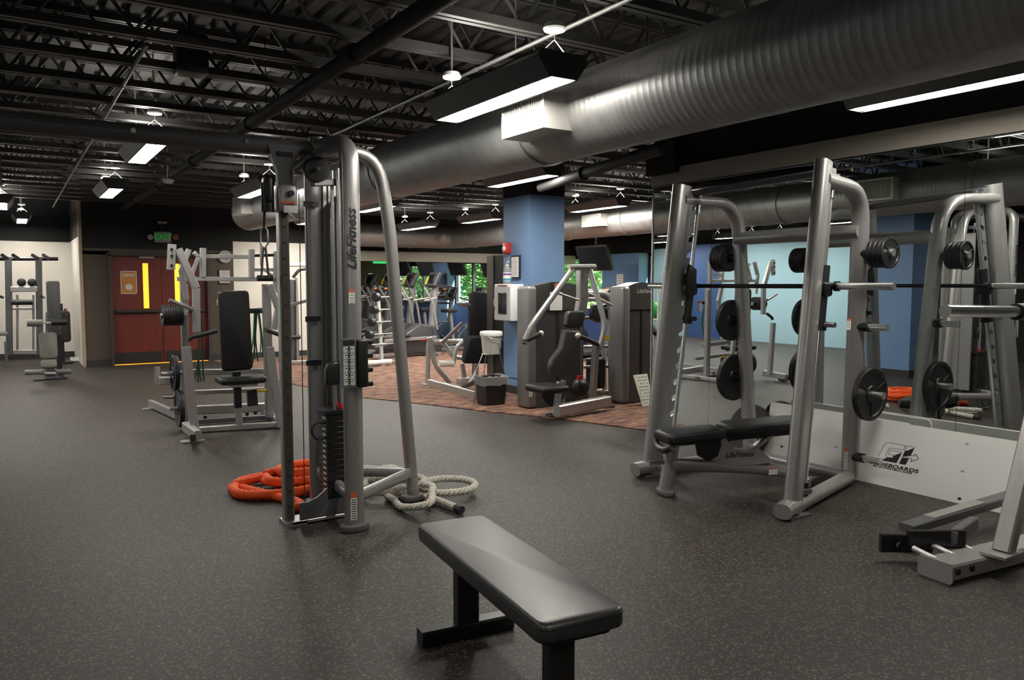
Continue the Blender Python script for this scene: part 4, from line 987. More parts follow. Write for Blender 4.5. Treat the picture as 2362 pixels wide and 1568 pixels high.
seg(lm, 'left_upright', GREY, [(424, 655), (432, 990)], .07, .07, 8.5)
seg(lm, 'right_upright', GREY, [(614, 655), (622, 962)], .085, .07, 8.5)
seg(lm, 'right_leg', SILV, [(623, 800), (647, 985)], .07, .05, 8.05)
seg(lm, 'right_lever', SILV, [(622, 656), (641, 712), (632, 760)], .06, .05, 8.25)
seg(lm, 'left_lever', SILV, [(411, 574), (452, 664), (454, 766)], .07, .055, 8.1)
seg(lm, 'left_lever_link', SILV, [(436, 575), (418, 622), (430, 690)], .05, .05, 8.3)
seg(lm, 'top_cross_bar', SILV, [(409, 643), (634, 644)], .045, .06, 8.4)
seg(lm, 'pivot_cross_bar', SILV, [(470, 591), (580, 592)], .045, .055, 8.5)
for px, y0, y1 in ((468, 572, 641), (580, 575, 641), (637, 580, 675)): seg(lm, 'pivot_bracket', SILV, [(px, y0), (px, y1)], .055, .06, 8.4)
seg(lm, 'bracket_tie', SILV, [(582, 622), (636, 622)], .035, .04, 8.4); seg(lm, 'pivot_shaft', BLACKM, [(576, 590), (640, 588)], .03, .03, 8.4)
seg(lm, 'cable_guide', SILV, [(602, 560), (602, 618), (630, 636)], .012, Y=8.3, rnd=True)
seg(lm, 'left_brace', SILV, [(440, 640), (458, 592), (447, 582)], .035, .04, 8.35)
a, b = ony(388, 622, 8.1), ony(402, 563, 8.1)
en = lm.put(MB().bar(ony(394, 622, 8.1), ony(397, 563, 8.1), .075, .03, up=(0, 1, 0)), 'end_plate', SILV)
for py in (575, 590, 612): lm.put(MB().lathe([(0, 0), (.014, 0), (.014, .012), (0, .012)], ony(396, py, 8.08), (0, -1, 0), 10, closed=False), 'plate_bolt', BLACKM, parent=en)
seg(lm, 'upper_handle', STEEL, [(390, 692), (446, 713)], .02, Y=8.05, rnd=True)
seg(lm, 'left_grip', RUBBER, [(501, 763, 7.9), (440, 778), (434, 786)], .022, Y=8.0, rnd=True)
seg(lm, 'right_grip', RUBBER, [(612, 760, 7.9), (648, 773)], .022, Y=8.1, rnd=True)
c0, c1 = ony(511, 857, 8.15), ony(577, 670, 8.15)
lm.put(MB().pad(rrect(c1.x-c0.x, c1.z-c0.z, .04), .08, .025, frame(((c0.x+c1.x)/2, 8.18, (c0.z+c1.z)/2), (1, 0, .03), (0, 0, 1))), 'back_pad', VINYL)
c0, c1 = ony(509, 882, 8.05), ony(617, 882, 8.05)
lm.put(MB().pad(rrect(c1.x-c0.x, .36, .06), .065, .025, frame(((c0.x+c1.x)/2, 8.2, c0.z), (1, 0, 0), (0, 1, 0))), 'seat_pad', VINYL)
lm.put(MB().box(((c0.x+c1.x)/2, 8.2, c0.z-.045), (.28, .26, .03)), 'seat_plate', SILV)
seg(lm, 'seat_post', BLACKM, [(547, 893), (549, 940)], .07, .07, 8.2); seg(lm, 'seat_post_lower', SILV, [(549, 938), (552, 978)], .06, .06, 8.2)
seg(lm, 'seat_adjuster', BLACK, [(580, 898), (583, 935)], .10, .07, 8.35); seg(lm, 'adjuster_pin', YELLOW, [(592, 901), (616, 900)], .012, Y=8.3, rnd=True)
seg(lm, 'back_post', BLACKM, [(545, 857), (546, 880)], .08, .06, 8.25)
seg(lm, 'frame_rail', GREY, [(438, 858), (614, 856)], .06, .05, 8.6); seg(lm, 'frame_rail', GREY, [(440, 905), (620, 898)], .05, .05, 8.7)
lm.put(MB().bar(onz(455, 945, .10), onz(622, 938, .10), .07, .10), 'base_rail', GREY); lm.put(MB().bar(onz(458, 972, .04), onz(640, 960, .04), .06, .05), 'base_rail', GREYD)
lm.put(MB().bar(onz(458, 990, .035), onz(650, 978, .035), .07, .055), 'front_base_rail', SILV)
lm.put(MB().bar(onz(605, 945, .04), onz(648, 975, .04), .06, .055), 'side_base_rail', SILV)
for px, py in ((566, 953), (585, 950), (470, 960)): lm.put(MB().lathe([(0, 0), (.02, 0), (.02, .015), (0, .015)], onz(px, py, .10)+Vector((0, -.06, 0)), (0, -1, 0), 10, closed=False), 'rail_bolt', BLACKM)
lm.put(MB().bar(onz(347, 930, .06), onz(420, 962, .06), .05, .09), 'rear_outrigger', GREY); lm.put(MB().box(onz(346, 944)+Vector((0, 0, .008)), (.16, .1, .016)), 'foot_plate', SILV)
for py, l_, yy in ((915, 376, 8.78), (942, 392, 8.5)): seg(lm, 'weight_horn', STEEL, [(l_, py), (432, py)], .024, Y=yy, rnd=True)
for px, py, yy in ((431, 915, 8.78), (425, 861, 8.72), (429, 727, 8.33)):      # arms that carry the horns from the upright
    a = ony(px, py, yy); lm.put(MB().bar(a, (ony(426+(py-655)*.024, py, 8.5).x, 8.5, a.z), .06, .06), 'horn_arm', GREY)
seg(lm, 'weight_horn', STEEL, [(372, 862), (426, 860)], .024, Y=8.7, rnd=True); seg(lm, 'horn_bracket', SILV, [(363, 846, 8.9), (363, 886, 8.9)], .05, .03, 8.9)
seg(lm, 'pivot_block', SILV, [(366, 878), (391, 877)], .08, .10, 8.85); seg(lm, 'weight_horn', STEEL, [(370, 728), (430, 726)], .024, Y=8.35, rnd=True)
MG = 'plates on the press machine'
for k in range(8):
    c = ony(376+6*k, 728-2*(6+6*k)/60, 8.35); weight_plate('small black plate in the row of eight on the press machine upper horn', c, (1, 0, 0), .105, .022, MG, False)
weight_plate('large plate on the middle horn of the press machine', ony(403, 861, 8.7), (1, 0, 0), .19, .045, MG, False)
weight_plate('large plate on the lowest horn of the press machine', ony(414, 942, 8.5), (1, 0, 0), .19, .045, MG, False)
# resistance bands hanging in bunches
def bands(name, label, px, py0, py1, Y, m, n, group):
    t = ony(px, py0, Y); b = ony(px, py1, Y); o = thing(name, label, 'bands', (t.x, Y, b.z), 0, group); lp = L(o)
    for k in range(n):
        dx = (k-(n-1)/2)*.022; q = random.uniform(-.03, .03)
        lp.put(MB().tube([t+Vector((dx*.4, .0, 0)), t*.5+b*.5+Vector((dx+q, .01*k, 0)), b+Vector((dx*1.3, 0, random.uniform(0, .15)))], .008, 6, up=(0, 1, 0), rad=.1), 'band', m if k % 2 == 0 else RUBBER)
    return o
bands('resistance_bands', 'green and black resistance bands hanging right of the black back pad', 592, 715, 845, 8.6, GREENB, 6, 'resistance bands')
bands('resistance_bands', 'dark green resistance bands hanging inside the left frame of the press machine', 461, 735, 905, 8.45, GREEND, 4, 'resistance bands')
bh = thing('band_hook_rail', 'black hook rail holding the bunch of resistance bands', 'rail', ony(592, 713, 8.6)); L(bh).put(MB().rbox(ony(593, 716, 8.62), (.22, .06, .06), .015), 'rail_body', BLACK)
L(bh).put(MB().bar(ony(593, 716, 8.62), ony(614, 722, 8.55), .03, .03), 'rail_arm', BLACKM)
# ================================================================== far left corner
pf = thing('pull_up_frame', 'grey pull-up and dip frame against the warm white wall', 'machine', (.1, 17.3, 0)); lf = L(pf); Yp = 17.2
for px in (19, 89): seg(lf, 'upright', GREYD, [(px, 593), (px+3, 818)], .11, .10, Yp)
seg(lf, 'pull_up_bar', BLACKM, [(-40, 597), (134, 597)], .035, Y=Yp, rnd=True)
for px in (5, 30, 75, 100): seg(lf, 'grip', BLACKM, [(px, 588, Yp-.25), (px+14, 597, Yp)], .03, Y=Yp, rnd=True)
seg(lf, 'shelf', SILV, [(24, 667), (86, 667)], .10, .10, Yp-.1); seg(lf, 'roller', BLACK, [(26, 697), (76, 697)], .05, Y=Yp-.2, rnd=True)
seg(lf, 'cross_tube', SILV, [(26, 712), (76, 712)], .04, .05, Yp); seg(lf, 'base_tube', SILV, [(22, 812), (92, 812)], .08, .06, Yp)
for px in (40, 77): seg(lf, 'inner_post', GREY, [(px, 680), (px, 812)], .04, .04, Yp+.1)
for px in (0, 95): seg(lf, 'side_handle', BLACKM, [(px, 684, Yp-.3), (px+6, 686, Yp)], .025, Y=Yp, rnd=True)
for i, (px, py) in enumerate(((50, 656), (74, 652))):
    p = ony(px, py, Yp-.1); p.z = ony(50, 667, Yp-.1).z+.05+.076; tag(MB().ball((0, 0, 0), .075, 16).build('medicine_ball', RUBBER, loc=p), ('small black medicine ball on the pull-up frame shelf, nearer the middle', 'small black medicine ball on the pull-up frame shelf, touching the upright')[i], 'ball', 'medicine balls')
sb = thing('step_stool', 'small grey stool beside the pull-up frame', 'stool', onz(2, 826)); lst = L(sb)
lst.put(MB().rbox(ony(0, 770, 16.8), (.25, .3, .06), .02), 'stool_top', PALEV)
for s in (-1, 1): lst.put(MB().bar((ony(0, 770, 16.8).x+s*.08, 16.8, .0), (ony(0, 770, 16.8).x+s*.08, 16.8, .46), .05, .05), 'leg', GREYD)
ac = onz(115, 874); Ya = ac.y
ab2 = thing('ab_bench', 'decline ab bench with khaki pads and black foam rollers', 'bench', (ac.x, Ya, 0)); l3 = L(ab2)
def padpx(lp, name, m, x0, y0, x1, y1, Y, t=.08, r=.03, lean=0.0):
    a, b = ony(x0, y1, Y), ony(x1, y0, Y)
    return lp.put(MB().pad(rrect(b.x-a.x, b.z-a.z, r), t, .02, frame(((a.x+b.x)/2, Y, (a.z+b.z)/2), (1, 0, 0), (0, lean, 1))), name, m)
padpx(l3, 'long_pad', VINYLG, 111, 648, 137, 775, Ya+.4, .09, .03)
padpx(l3, 'incline_pad', PALEV, 92, 766, 131, 828, Ya-.05, .08, .05, .15); padpx(l3, 'seat_pad', PALEV, 94, 829, 131, 850, Ya-.15, .10, .04, .3)
seg(l3, 'foam_roller', PALEV, [(62, 745), (98, 745)], .055, Y=Ya-.1, rnd=True); seg(l3, 'foam_roller', BLACK, [(118, 743), (154, 742)], .055, Y=Ya-.1, rnd=True)
seg(l3, 'roller_axle', CHROME, [(96, 745), (120, 744)], .015, Y=Ya-.1, rnd=True); seg(l3, 'roller_post', GREYD, [(108, 720), (108, 790)], .035, .05, Ya)
seg(l3, 'spine_post', BLACKM, [(137, 760), (137, 850)], .08, .08, Ya+.4)
seg(l3, 'foot_roller', PALEV, [(57, 859), (102, 858)], .04, Y=Ya-.1, rnd=True); seg(l3, 'foot_roller', PALEV, [(128, 857), (164, 856)], .04, Y=Ya-.1, rnd=True)
seg(l3, 'foot_axle', GREY, [(100, 861), (132, 861)], .03, Y=Ya-.1, rnd=True)
l3.put(MB().bar((ac.x, Ya, .0), (ac.x+.02, Ya+.05, .30), .14, .12), 'pedestal', GREYD); l3.put(MB().box((ac.x, Ya, .01), (.45, .35, .02)), 'base_plate', BLACKM)
l3.put(MB().bar((ac.x, Ya, .05), (ac.x+.2, Ya+.75, .05), .09, .09), 'rear_beam', GREYD); l3.put(MB().bar((ac.x+.15, Ya+.42, .05), (ac.x+.16, Ya+.42, .55), .08, .08), 'rear_post', GREYD)
bgp = onz(150, 838); bgp.x -= .03; st = thing('vest_stand', 'black pole stand holding a bulky black weighted vest', 'stand', (bgp.x, bgp.y, 0)); l4 = L(st)
l4.put(MB().bar((bgp.x, bgp.y, 0), (bgp.x, bgp.y, ony(152, 700, bgp.y).z), .06, .06), 'pole', BLACKM); l4.put(MB().box((bgp.x, bgp.y, .02), (.32, .3, .04)), 'base', BLACKM)
vt = thing('weighted_vest', 'bulky black weighted vest with red straps on the pole stand', 'vest', (bgp.x, bgp.y-.1, .5)); l5 = L(vt)
z0, z1 = ony(152, 788, bgp.y).z, ony(152, 716, bgp.y).z
l5.put(MB().rbox((bgp.x, bgp.y-.11, (z0+z1)/2), (.28, .14, z1-z0), .06, 4), 'vest_body', RUBBER)
for s in (-1, 1): l5.put(MB().tube([(bgp.x+s*.08, bgp.y-.19, z1-.1), (bgp.x+s*.07, bgp.y-.1, z1+.04), (bgp.x+s*.06, bgp.y+.02, z1)], .02, 8, rad=.05), 'shoulder_strap', mat('dark_red', (.12, .01, .015), .7))
sp = onz(177, 834); tag(MB().box((0, 0, .04), (.22, .03, .08), Matrix.Rotation(-.35, 3, 'X')).build('floor_card', LABELW, loc=(sp.x, sp.y, .012)), 'small white printed card on the floor at the wall corner', 'card')
# wall and ceiling signs
ex = thing('exit_sign', 'grey exit sign with green letters and two emergency lamps above the double doors', 'sign', ony(375, 560, YD-.08)); le = L(ex)
a, b = ony(356, 559, YD-.06), ony(394, 535, YD-.06); c = (a+b)/2
le.put(MB().rbox(c, (b.x-a.x, .07, b.z-a.z), .012), 'sign_box', mat('exit_box', (.16, .18, .15), .5))
put_text(ex, 'EXIT', .15, frame(c+Vector((0, -.038, 0)), (1, 0, 0), (0, 0, 1)), mat('exit_green', (.02, .35, .05), .5, emit=((.02, .5, .06), .12)), bold=.004)
for px in (346, 404): le.put(MB().lathe([(.03, 0), (.055, .04), (.05, .06), (0, .065)], ony(px, 547, YD-.04), (0, -1, 0), 14), 'emergency_lamp', mat('lamp_grey', (.2, .19, .18), .4) if px < 400 else mat('dull_red', (.2, .03, .03), .5))
le.put(MB().box(c+Vector((0, .035, .05)), (.05, .05, .35)), 'mount', BLACKM)
sm2 = tag(MB().rbox((0, 0, 0), (.16, .05, .045), .01).build('smoke_sensor', mat('sensor_grey', (.3, .28, .25), .5), loc=ony(374, 513, YD-.02)), 'small beige sensor high above the exit sign', 'sensor')
ck = thing('wall_clock', 'round grey wall clock on the brown wall', 'clock', ony(518, 592, YD-.01)); lc = L(ck)
lc.put(MB().lathe([(0, 0), (.125, 0), (.125, .04), (.11, .045), (.11, .035), (0, .035)], ony(518, 592, YD), (0, -1, 0), 28, closed=False), 'clock_case', mat('clock_face', (.32, .31, .29), .5))
for an, ln in ((.6, .06), (2.4, .085)): lc.put(MB().bar(ony(518, 592, YD-.045), ony(518, 592, YD-.045)+Vector((ln*math.sin(an), 0, ln*math.cos(an))), .008, .006, up=(0, 1, 0)), 'clock_hand', INK)
def notice(name, label, cat, x0, y0, x1, y1, fm, fw=.0, plane='y', P=YD, lines=8, body=LABELW):
    f = (lambda x, y: ony(x, y, P-.012)) if plane == 'y' else (lambda x, y: onx(x, y, P-.012))
    a, b = f(x0, y1), f(x1, y0); c = (a+b)/2; w = (b-a).to_2d().length; h = b.z-a.z
    o = thing(name, label, cat, c); lp = L(o); M = frame(c, (1, 0, 0) if plane == 'y' else (0, -1, 0), (0, 0, 1))
    if fw: lp.put(MB().prism([(-w/2, -h/2), (w/2, -h/2), (w/2, h/2), (-w/2, h/2)], .02, M), 'picture_frame', fm)
    k = w/2-fw; j = h/2-fw
    s = lp.put(MB().prism([(-k, -j), (k, -j), (k, j), (-k, j)], .024, M), 'sheet', body)
    mb = MB()
    for i in range(lines):
        y = j*(.8-1.6*i/(lines-1)); ww = k*(.8 if i % 3 else .62); mb.prism([(-ww, y-j*.025), (ww, y-j*.025), (ww, y+j*.025), (-ww, y+j*.025)], .026, M)
    lp.put(mb, 'print_lines', mat('faint_print', (.18, .17, .16), .7), parent=s)
    return o
notice('wall_notice', 'white paper notice on the brown wall under the clock', 'notice', 505, 622, 531, 654, INK, .012, body=mat('grey_paper', (.42, .4, .38), .7))
o_ = thing('light_switch', 'cream light switch plate on the brown wall', 'switch', ony(504, 697, YD-.01)); q = L(o_); q.put(MB().rbox(ony(504, 697, YD-.006), (.075, .012, .115), .004), 'switch_plate', mat('cream_switch', (.55, .46, .25), .5)); q.put(MB().box(ony(504, 697, YD-.014), (.02, .014, .03)), 'toggle', CREAM)
# functional trainer at the warm white wall, seen between guide post and tower
ft = thing('wall_trainer', 'dark slim cable trainer at the warm white wall beyond the guide post', 'machine', (4.3, 15.2, 0)); l6 = L(ft); Yt = 15.1
seg(l6, 'upright', GREYD, [(676, 645), (680, 838)], .16, .12, Yt); seg(l6, 'inner_upright', GREY, [(684, 640), (686, 835)], .04, .05, Yt-.1)
seg(l6, 'top_bar', CREAM, [(640, 611), (712, 610)], .04, Y=Yt, rnd=True); seg(l6, 'arm', GREY, [(668, 704, Yt-.3), (712, 692, Yt-.5)], .06, .05, Yt)
seg(l6, 'top_swivel', BLACKM, [(676, 640), (690, 622), (705, 620)], .03, Y=Yt, rnd=True); seg(l6, 'knob', BLACK, [(672, 778), (692, 777)], .04, Y=Yt-.2, rnd=True)
l6.put(MB().bar(onz(655, 833, .05)+Vector((0, -.3, 0)), onz(697, 832, .05)+Vector((0, -.3, 0)), .09, .07), 'base_tube', SILV); seg(l6, 'base_post', GREYD, [(666, 800), (668, 836)], .10, .10, Yt-.1)
# ================================================================== things on and beside the blue column
XC = 5.73
aed = thing('defibrillator_cabinet', 'white wall cabinet with glass door mounted on the blue column', 'cabinet', onx(1185, 740, XC)); l7 = L(aed)
xf = XC-.20
a = onx(1140, 738, xf); b = onx(1178, 655, xf); y0, y1, z0, z1 = b.y, a.y, a.z, b.z
l7.put(MB().rbox((XC-.095, (y0+y1)/2, (z0+z1)/2), (.20, y1-y0, z1-z0), .008, 2), 'cabinet_body', WHITEP)
dr = l7.put(MB().box((xf-.002, (y0+y1)/2, (z0+z1)/2-.012), (.012, y1-y0-.03, z1-z0-.05)), 'cabinet_door', mat('cabinet_grey', (.45, .45, .46), .4))
l7.put(MB().rbox((xf-.010, (y0+y1)/2-.015, (z0+z1)/2-.012), (.006, (y1-y0)*.50, (z1-z0)*.58), .003), 'door_window', mat('dark_glass', (.03, .03, .035), .1), parent=dr)
l7.put(MB().tube([(xf-.01, y1-.045, (z0+z1)/2+.06), (xf-.035, y1-.045, (z0+z1)/2+.02), (xf-.035, y1-.045, (z0+z1)/2-.05), (xf-.01, y1-.045, (z0+z1)/2-.09)], .007, 8, rad=.02), 'door_handle', STEEL, parent=dr)
l7.put(MB().box((xf-.001, (y0+y1)/2, z1-.018), (.004, (y1-y0)*.6, .012)), 'header_print', mat('red_print', (.3, .02, .02), .5))
bo = thing('sanitizer_bottle', 'clear hand sanitizer pump bottle on top of the white cabinet', 'bottle', (XC-.11, (y0+y1)/2+.02, z1)); l8 = L(bo); bx, by = XC-.11, (y0+y1)/2+.02
hh = onx(1162, 602, bx).z-z1
l8.put(MB().lathe([(.0, .001), (.052, .001), (.055, .01), (.055, hh*.62), (.045, hh*.72), (.02, hh*.77), (.0, hh*.77)], (bx, by, z1), (0, 0, 1), 24, closed=False), 'bottle_body', mat('clear_gel', (.5, .55, .55), .08, trans=.6))
l8.put(MB().lathe([(.0565, hh*.12), (.0565, hh*.50)], (bx, by, z1), (0, 0, 1), 24, closed=False), 'bottle_label', LABELW)
l8.put(MB().lathe([(.0572, hh*.14), (.0572, hh*.24)], (bx, by, z1), (0, 0, 1), 24, closed=False), 'label_band', mat('teal_print', (.03, .3, .4), .5)); l8.put(MB().lathe([(.0572, hh*.38), (.0572, hh*.46)], (bx, by, z1), (0, 0, 1), 24, closed=False), 'label_title', mat('purple_print', (.16, .06, .25), .5))
l8.put(MB().cyl((bx, by, z1+hh*.76), (bx, by, z1+hh*.86), .022, 14).cyl((bx, by, z1+hh*.85), (bx, by, z1+hh*.96), .009, 10).bar((bx+.01, by, z1+hh*.97), (bx-.02, by-.05, z1+hh*.96), .025, .02), 'pump_head', CREAM)
notice('framed_notice', 'black framed printed notice on the blue column', 'notice', 1179, 588, 1200, 643, INK, .025, 'x', XC, 9)
fa = thing('fire_alarm', 'red fire alarm horn on the blue column edge', 'alarm', onx(1168, 573, XC)); l9 = L(fa); c = onx(1169, 572, XC-.03)
l9.put(MB().rbox(c, (.06, .13, .15), .012), 'alarm_body', RED); l9.put(MB().lathe([(0, 0), (.035, 0), (.03, .02), (0, .025)], c+Vector((-.03, .01, -.01)), (-1, 0, 0), 16, closed=False), 'strobe_lens', CREAM)
# wipes station: stand, bucket, bin
bn = onz(1133, 934); bx, by = bn.x, bn.y
ws = thing('wipes_stand', 'thin wire stand that carries the white wipes bucket above the bin', 'stand', (bx, by, 0)); lws = L(ws)
bz0 = onz(1137, 815, 0); zb = ony(1137, 815, by).z; zt_ = ony(1137, 764, by).z
for x0, y0, x1, y1, x2, y2 in ((.25, .03, .205, .03, .14, .03), (-.24, .03, -.20, .03, -.10, .03), (.02, .26, .02, .20, .02, .15)):   # outside the bin
    lws.put(MB().tube([(bx+x0, by+y0, 0), (bx+x1, by+y1, .43), (bx+x2, by+y2, zb)], .006, 8, rad=.05), 'wire_leg', STEEL)
lws.put(MB().tube([(bx+.02+.12*math.cos(k*math.pi/8), by+.03+.12*math.sin(k*math.pi/8), zb-.004) for k in range(16)], .006, 8, closed=True), 'support_ring', STEEL)
lws.put(MB().tube([(bx+.45, by-.1, .0), (bx+.40, by+.02, .30), (bx+.216, by+.03, .33)], .006, 8, rad=.03), 'side_brace', BLACKM)
bk = thing('wipes_bucket', 'white plastic wipes bucket with lid and wire handle', 'bucket', (bx+.02, by+.03, zb)); lbk = L(bk); B0 = Vector((bx+.02, by+.03, zb)); hb_ = zt_-zb
lbk.put(MB().lathe([(0, 0), (.105, 0), (.108, .01), (.13, hb_*.85), (.13, hb_*.87)], B0, (0, 0, 1), 32, closed=False), 'bucket_body', CREAM)
lbk.put(MB().lathe([(.128, hb_*.80), (.14, hb_*.80), (.142, hb_*.95), (.132, hb_), (.02, hb_*1.01), (0, hb_*1.01)], B0, (0, 0, 1), 32, closed=False), 'bucket_lid', mat('lid_white', (.75, .74, .7), .4))
lbk.put(MB().tube([B0+Vector((.139*math.cos(a), .139*math.sin(a), hb_*.82-.06*math.sin(a_))) for a, a_ in [(-2.6+.19*k, math.pi*k/16) for k in range(17)]], .005, 6), 'bail_handle', STEEL)
M = frame(B0+Vector((.07, -.093, hb_*.42)), (.8, .6, 0), (0, 0, 1)); lbk.put(MB().prism([(.04*math.cos(k*math.pi/8), .05*math.sin(k*math.pi/8)) for k in range(16)], .006, M), 'round_label', mat('pale_blue_print', (.35, .5, .6), .5))
tb = thing('trash_bin', 'black square trash bin with a clear liner under the wipes bucket', 'bin', (bx, by, 0)); lt = L(tb); hb2 = ony(1133, 868, by).z
def taper(lp, name, m, w0, w1, z0, z1, t=.01):
    mb = MB(); V = [(bx+sx*w/2, by+sy*w/2*.8, z) for w, z in ((w0, z0), (w1, z1), (w1-2*t, z1), (w0-2*t, z0+.01)) for sx, sy in ((-1, -1), (1, -1), (1, 1), (-1, 1))]
    mb.add(V, [(4*k+i, 4*k+(i+1) % 4, 4*k+4+(i+1) % 4, 4*k+4+i) for k in range(3) for i in range(4)] + [(3, 2, 1, 0), (12, 13, 14, 15)]); return lp.put(mb, name, m)
taper(lt, 'bin_body', BLACK, .26, .32, .0, hb2)
lz = MB(); n = 24
for k, (w, z) in enumerate(((.325, hb2-.10), (.335, hb2-.03), (.34, hb2+.012), (.30, hb2+.01), (.29, hb2-.1))):
    for i in range(n):
        a = 2*math.pi*i/n; c_, s_ = math.cos(a), math.sin(a); q = 1/max(abs(c_), abs(s_)); j = random.uniform(-.006, .006)
        lz.v.append((bx+w/2*c_*q+j, by+w/2*.8*s_*q+j, z+random.uniform(-.012, .012)))
lz.f = [(k*n+i, k*n+(i+1) % n, (k+1)*n+(i+1) % n, (k+1)*n+i) for k in range(4) for i in range(n)]; lz.sm = [True]*len(lz.f)
lt.put(lz, 'bin_liner', LINER)
# ================================================================== selectorised machines behind
def stack_tower(lp, x0, x1, Y, top, depth=.22, arch=.05, side=.13, foot=True):
    """weight stack housing: silver side column and dark arched shroud"""
    n = 8; ol = [(x0, .02)] + [(x1, .02)] + [(x1+(x0-x1)*k/n, top+arch*math.sin(math.pi*k/n)) for k in range(n+1)]
    lp.put(MB().prism([(a, b) for a, b in ol], depth, frame((0, Y+depth/2, 0), (1, 0, 0), (0, 0, 1))), 'shroud', mat('shroud_grey', (.075, .075, .078), .35, .3))
    lp.put(MB().rbox((x0-side*.25, Y+depth/2, (top+.02)/2), (side, depth+.05, top-.02), .04, 4), 'side_column', MID)
    lp.put(MB().rbox((x1+.02, Y+depth/2, (top+.02)/2), (.05, depth+.02, top-.02), .02, 3), 'side_column', GREYD)
    lp.put(MB().box(((x0+x1)/2, Y-.006, top-.16), ((x1-x0)*.96, .012, .26)), 'header_panel', mat('header_bronze', (.05, .048, .045), .4))
    lp.put(MB().box(((x0+x1)/2, Y-.004, top*.43), (.03, .01, top*.8)), 'shroud_slot', INK)
Yc = onz(1232, 944).y; xa, xb = ony(1232, 700, Yc).x, ony(1340, 700, Yc).x; tp_ = ony(1232, 660, Yc).z
cpm = thing('chest_press', 'seated chest press with grey pads and tall weight stack beside the blue column', 'machine', ((xa+xb)/2, Yc, 0)); lc = L(cpm)
stack_tower(lc, xa, xb, Yc, tp_)
label_plate(lc, frame(ony(1224, 900, Yc-.03), (1, 0, 0), (0, 0, 1)), .05, .16, head=None, lines=7, name='serial_label')
pc = frame(ony(1283, 685, Yc-.02), (1, 0, 0), (0, 0, 1)); pl = lc.put(MB().prism([(-.09, -.16), (.09, -.16), (.09, .06), (-.09, .06)], .006, pc), 'placard', LABELW)
lc.put(MB().prism([(-.09, .065), (.09, .065), (.09, .18), (-.09, .18)], .007, pc), 'placard_photo', INK); lc.put(MB().prism([(-.03, .08), (.03, .08), (.05, .11), (.02, .17), (-.03, .16)], .009, pc), 'photo_figure', mat('skin_orange', (.5, .16, .05), .5))
YP = Yc-.25
seg(lc, 'pivot_tube', GREY, [(1313, 617), (1373, 616)], .035, Y=YP-.1, rnd=True)
seg(lc, 'center_post', GREY, [(1343, 618), (1343, 690), (1336, 730)], .13, .09, YP); 
seg(lc, 'press_arm', GREY, [(1320, 622, YP-.1), (1228, 748, YP-.3), (1209, 792, YP-.35)], .034, Y=YP, rnd=True, rad=.12)
seg(lc, 'press_arm', GREY, [(1361, 622, YP-.1), (1396, 750, YP-.3), (1382, 805, YP-.35)], .034, Y=YP, rnd=True, rad=.12)
seg(lc, 'press_grip', RUBBER, [(1207, 788), (1246, 770)], .028, Y=YP-.35, rnd=True); seg(lc, 'press_grip', RUBBER, [(1333, 774), (1378, 793)], .028, Y=YP-.35, rnd=True)
for x, y in ((1248, 769), (1333, 774)): lc.put(MB().ball(ony(x, y, YP-.35), .033, 12), 'grip_end', CREAM)
seg(lc, 'link_rod', SILV, [(1286, 676), (1335, 692)], .014, Y=YP-.15, rnd=True); seg(lc, 'link_rod', SILV, [(1360, 677), (1412, 704)], .014, Y=YP-.05, rnd=True)
def polypad(lp, name, m, pts, Y, t=.09, e=.03):
    P = [ony(x, y, Y) for x, y in pts]; c = sum(P, Vector())/len(P)
    ol = [(p.x-c.x, p.z-c.z) for p in P]; a = sum(ol[i][0]*ol[(i+1) % len(ol)][1]-ol[(i+1) % len(ol)][0]*ol[i][1] for i in range(len(ol)))
    return lp.put(MB().pad(ol if a > 0 else ol[::-1], t, e, frame(c, (1, 0, 0), (0, 0, 1)), 3), name, m)
polypad(lc, 'head_pad', VINYLG, [(1310, 717), (1342, 716), (1347, 724), (1341, 752), (1334, 757), (1308, 755), (1302, 748), (1305, 724)], YP-.1)
polypad(lc, 'back_pad', VINYLG, [(1300, 760), (1332, 762), (1338, 770), (1326, 850), (1318, 862), (1296, 870), (1270, 866), (1264, 852), (1268, 830), (1290, 800)], YP-.15, .10, .035)
sd0 = ony(1237, 893, YP-.5)
lc.put(MB().rbox(ony(1262, 895, YP-.45), (.34, .42, .085), .04, 4), 'seat_pad', VINYL)
seg(lc, 'seat_post', GREY, [(1292, 880), (1281, 958)], .07, .06, YP-.3); seg(lc, 'seat_rail', GREY, [(1300, 876), (1296, 930)], .05, .05, YP-.2)
lc.put(MB().prism([(.16*math.cos(k*math.pi/8), .16*math.sin(k*math.pi/8)) for k in range(8, 17)], .03, frame(ony(1276, 905, YP-.25), (1, 0, 0), (0, 0, 1))), 'seat_cam', BLACK)
lc.put(MB().bar(onz(1284, 948, .10), onz(1403, 925, .12), .10, .13), 'base_beam', GREY); None
for px, py in ((1279, 961), (1400, 941)): lc.put(MB().rbox(onz(px, py)+Vector((0, 0, .018)), (.17, .12, .036), .012), 'foot_pad', BLACK)
seg(lc, 'rear_post', GREY, [(1375, 790), (1366, 925)], .08, .07, YP+.1); seg(lc, 'foot_lever', SILV, [(1330, 890), (1350, 905)], .03, Y=YP, rnd=True)
bl_ = lc.put(MB().ball(ony(1337, 893, YP), .13, 14, (1, .8, .9)), 'foot_roller', BLACK); lc.put(MB().box(ony(1337, 871, YP-.08), (.06, .03, .05)), 'red_pin', RED)
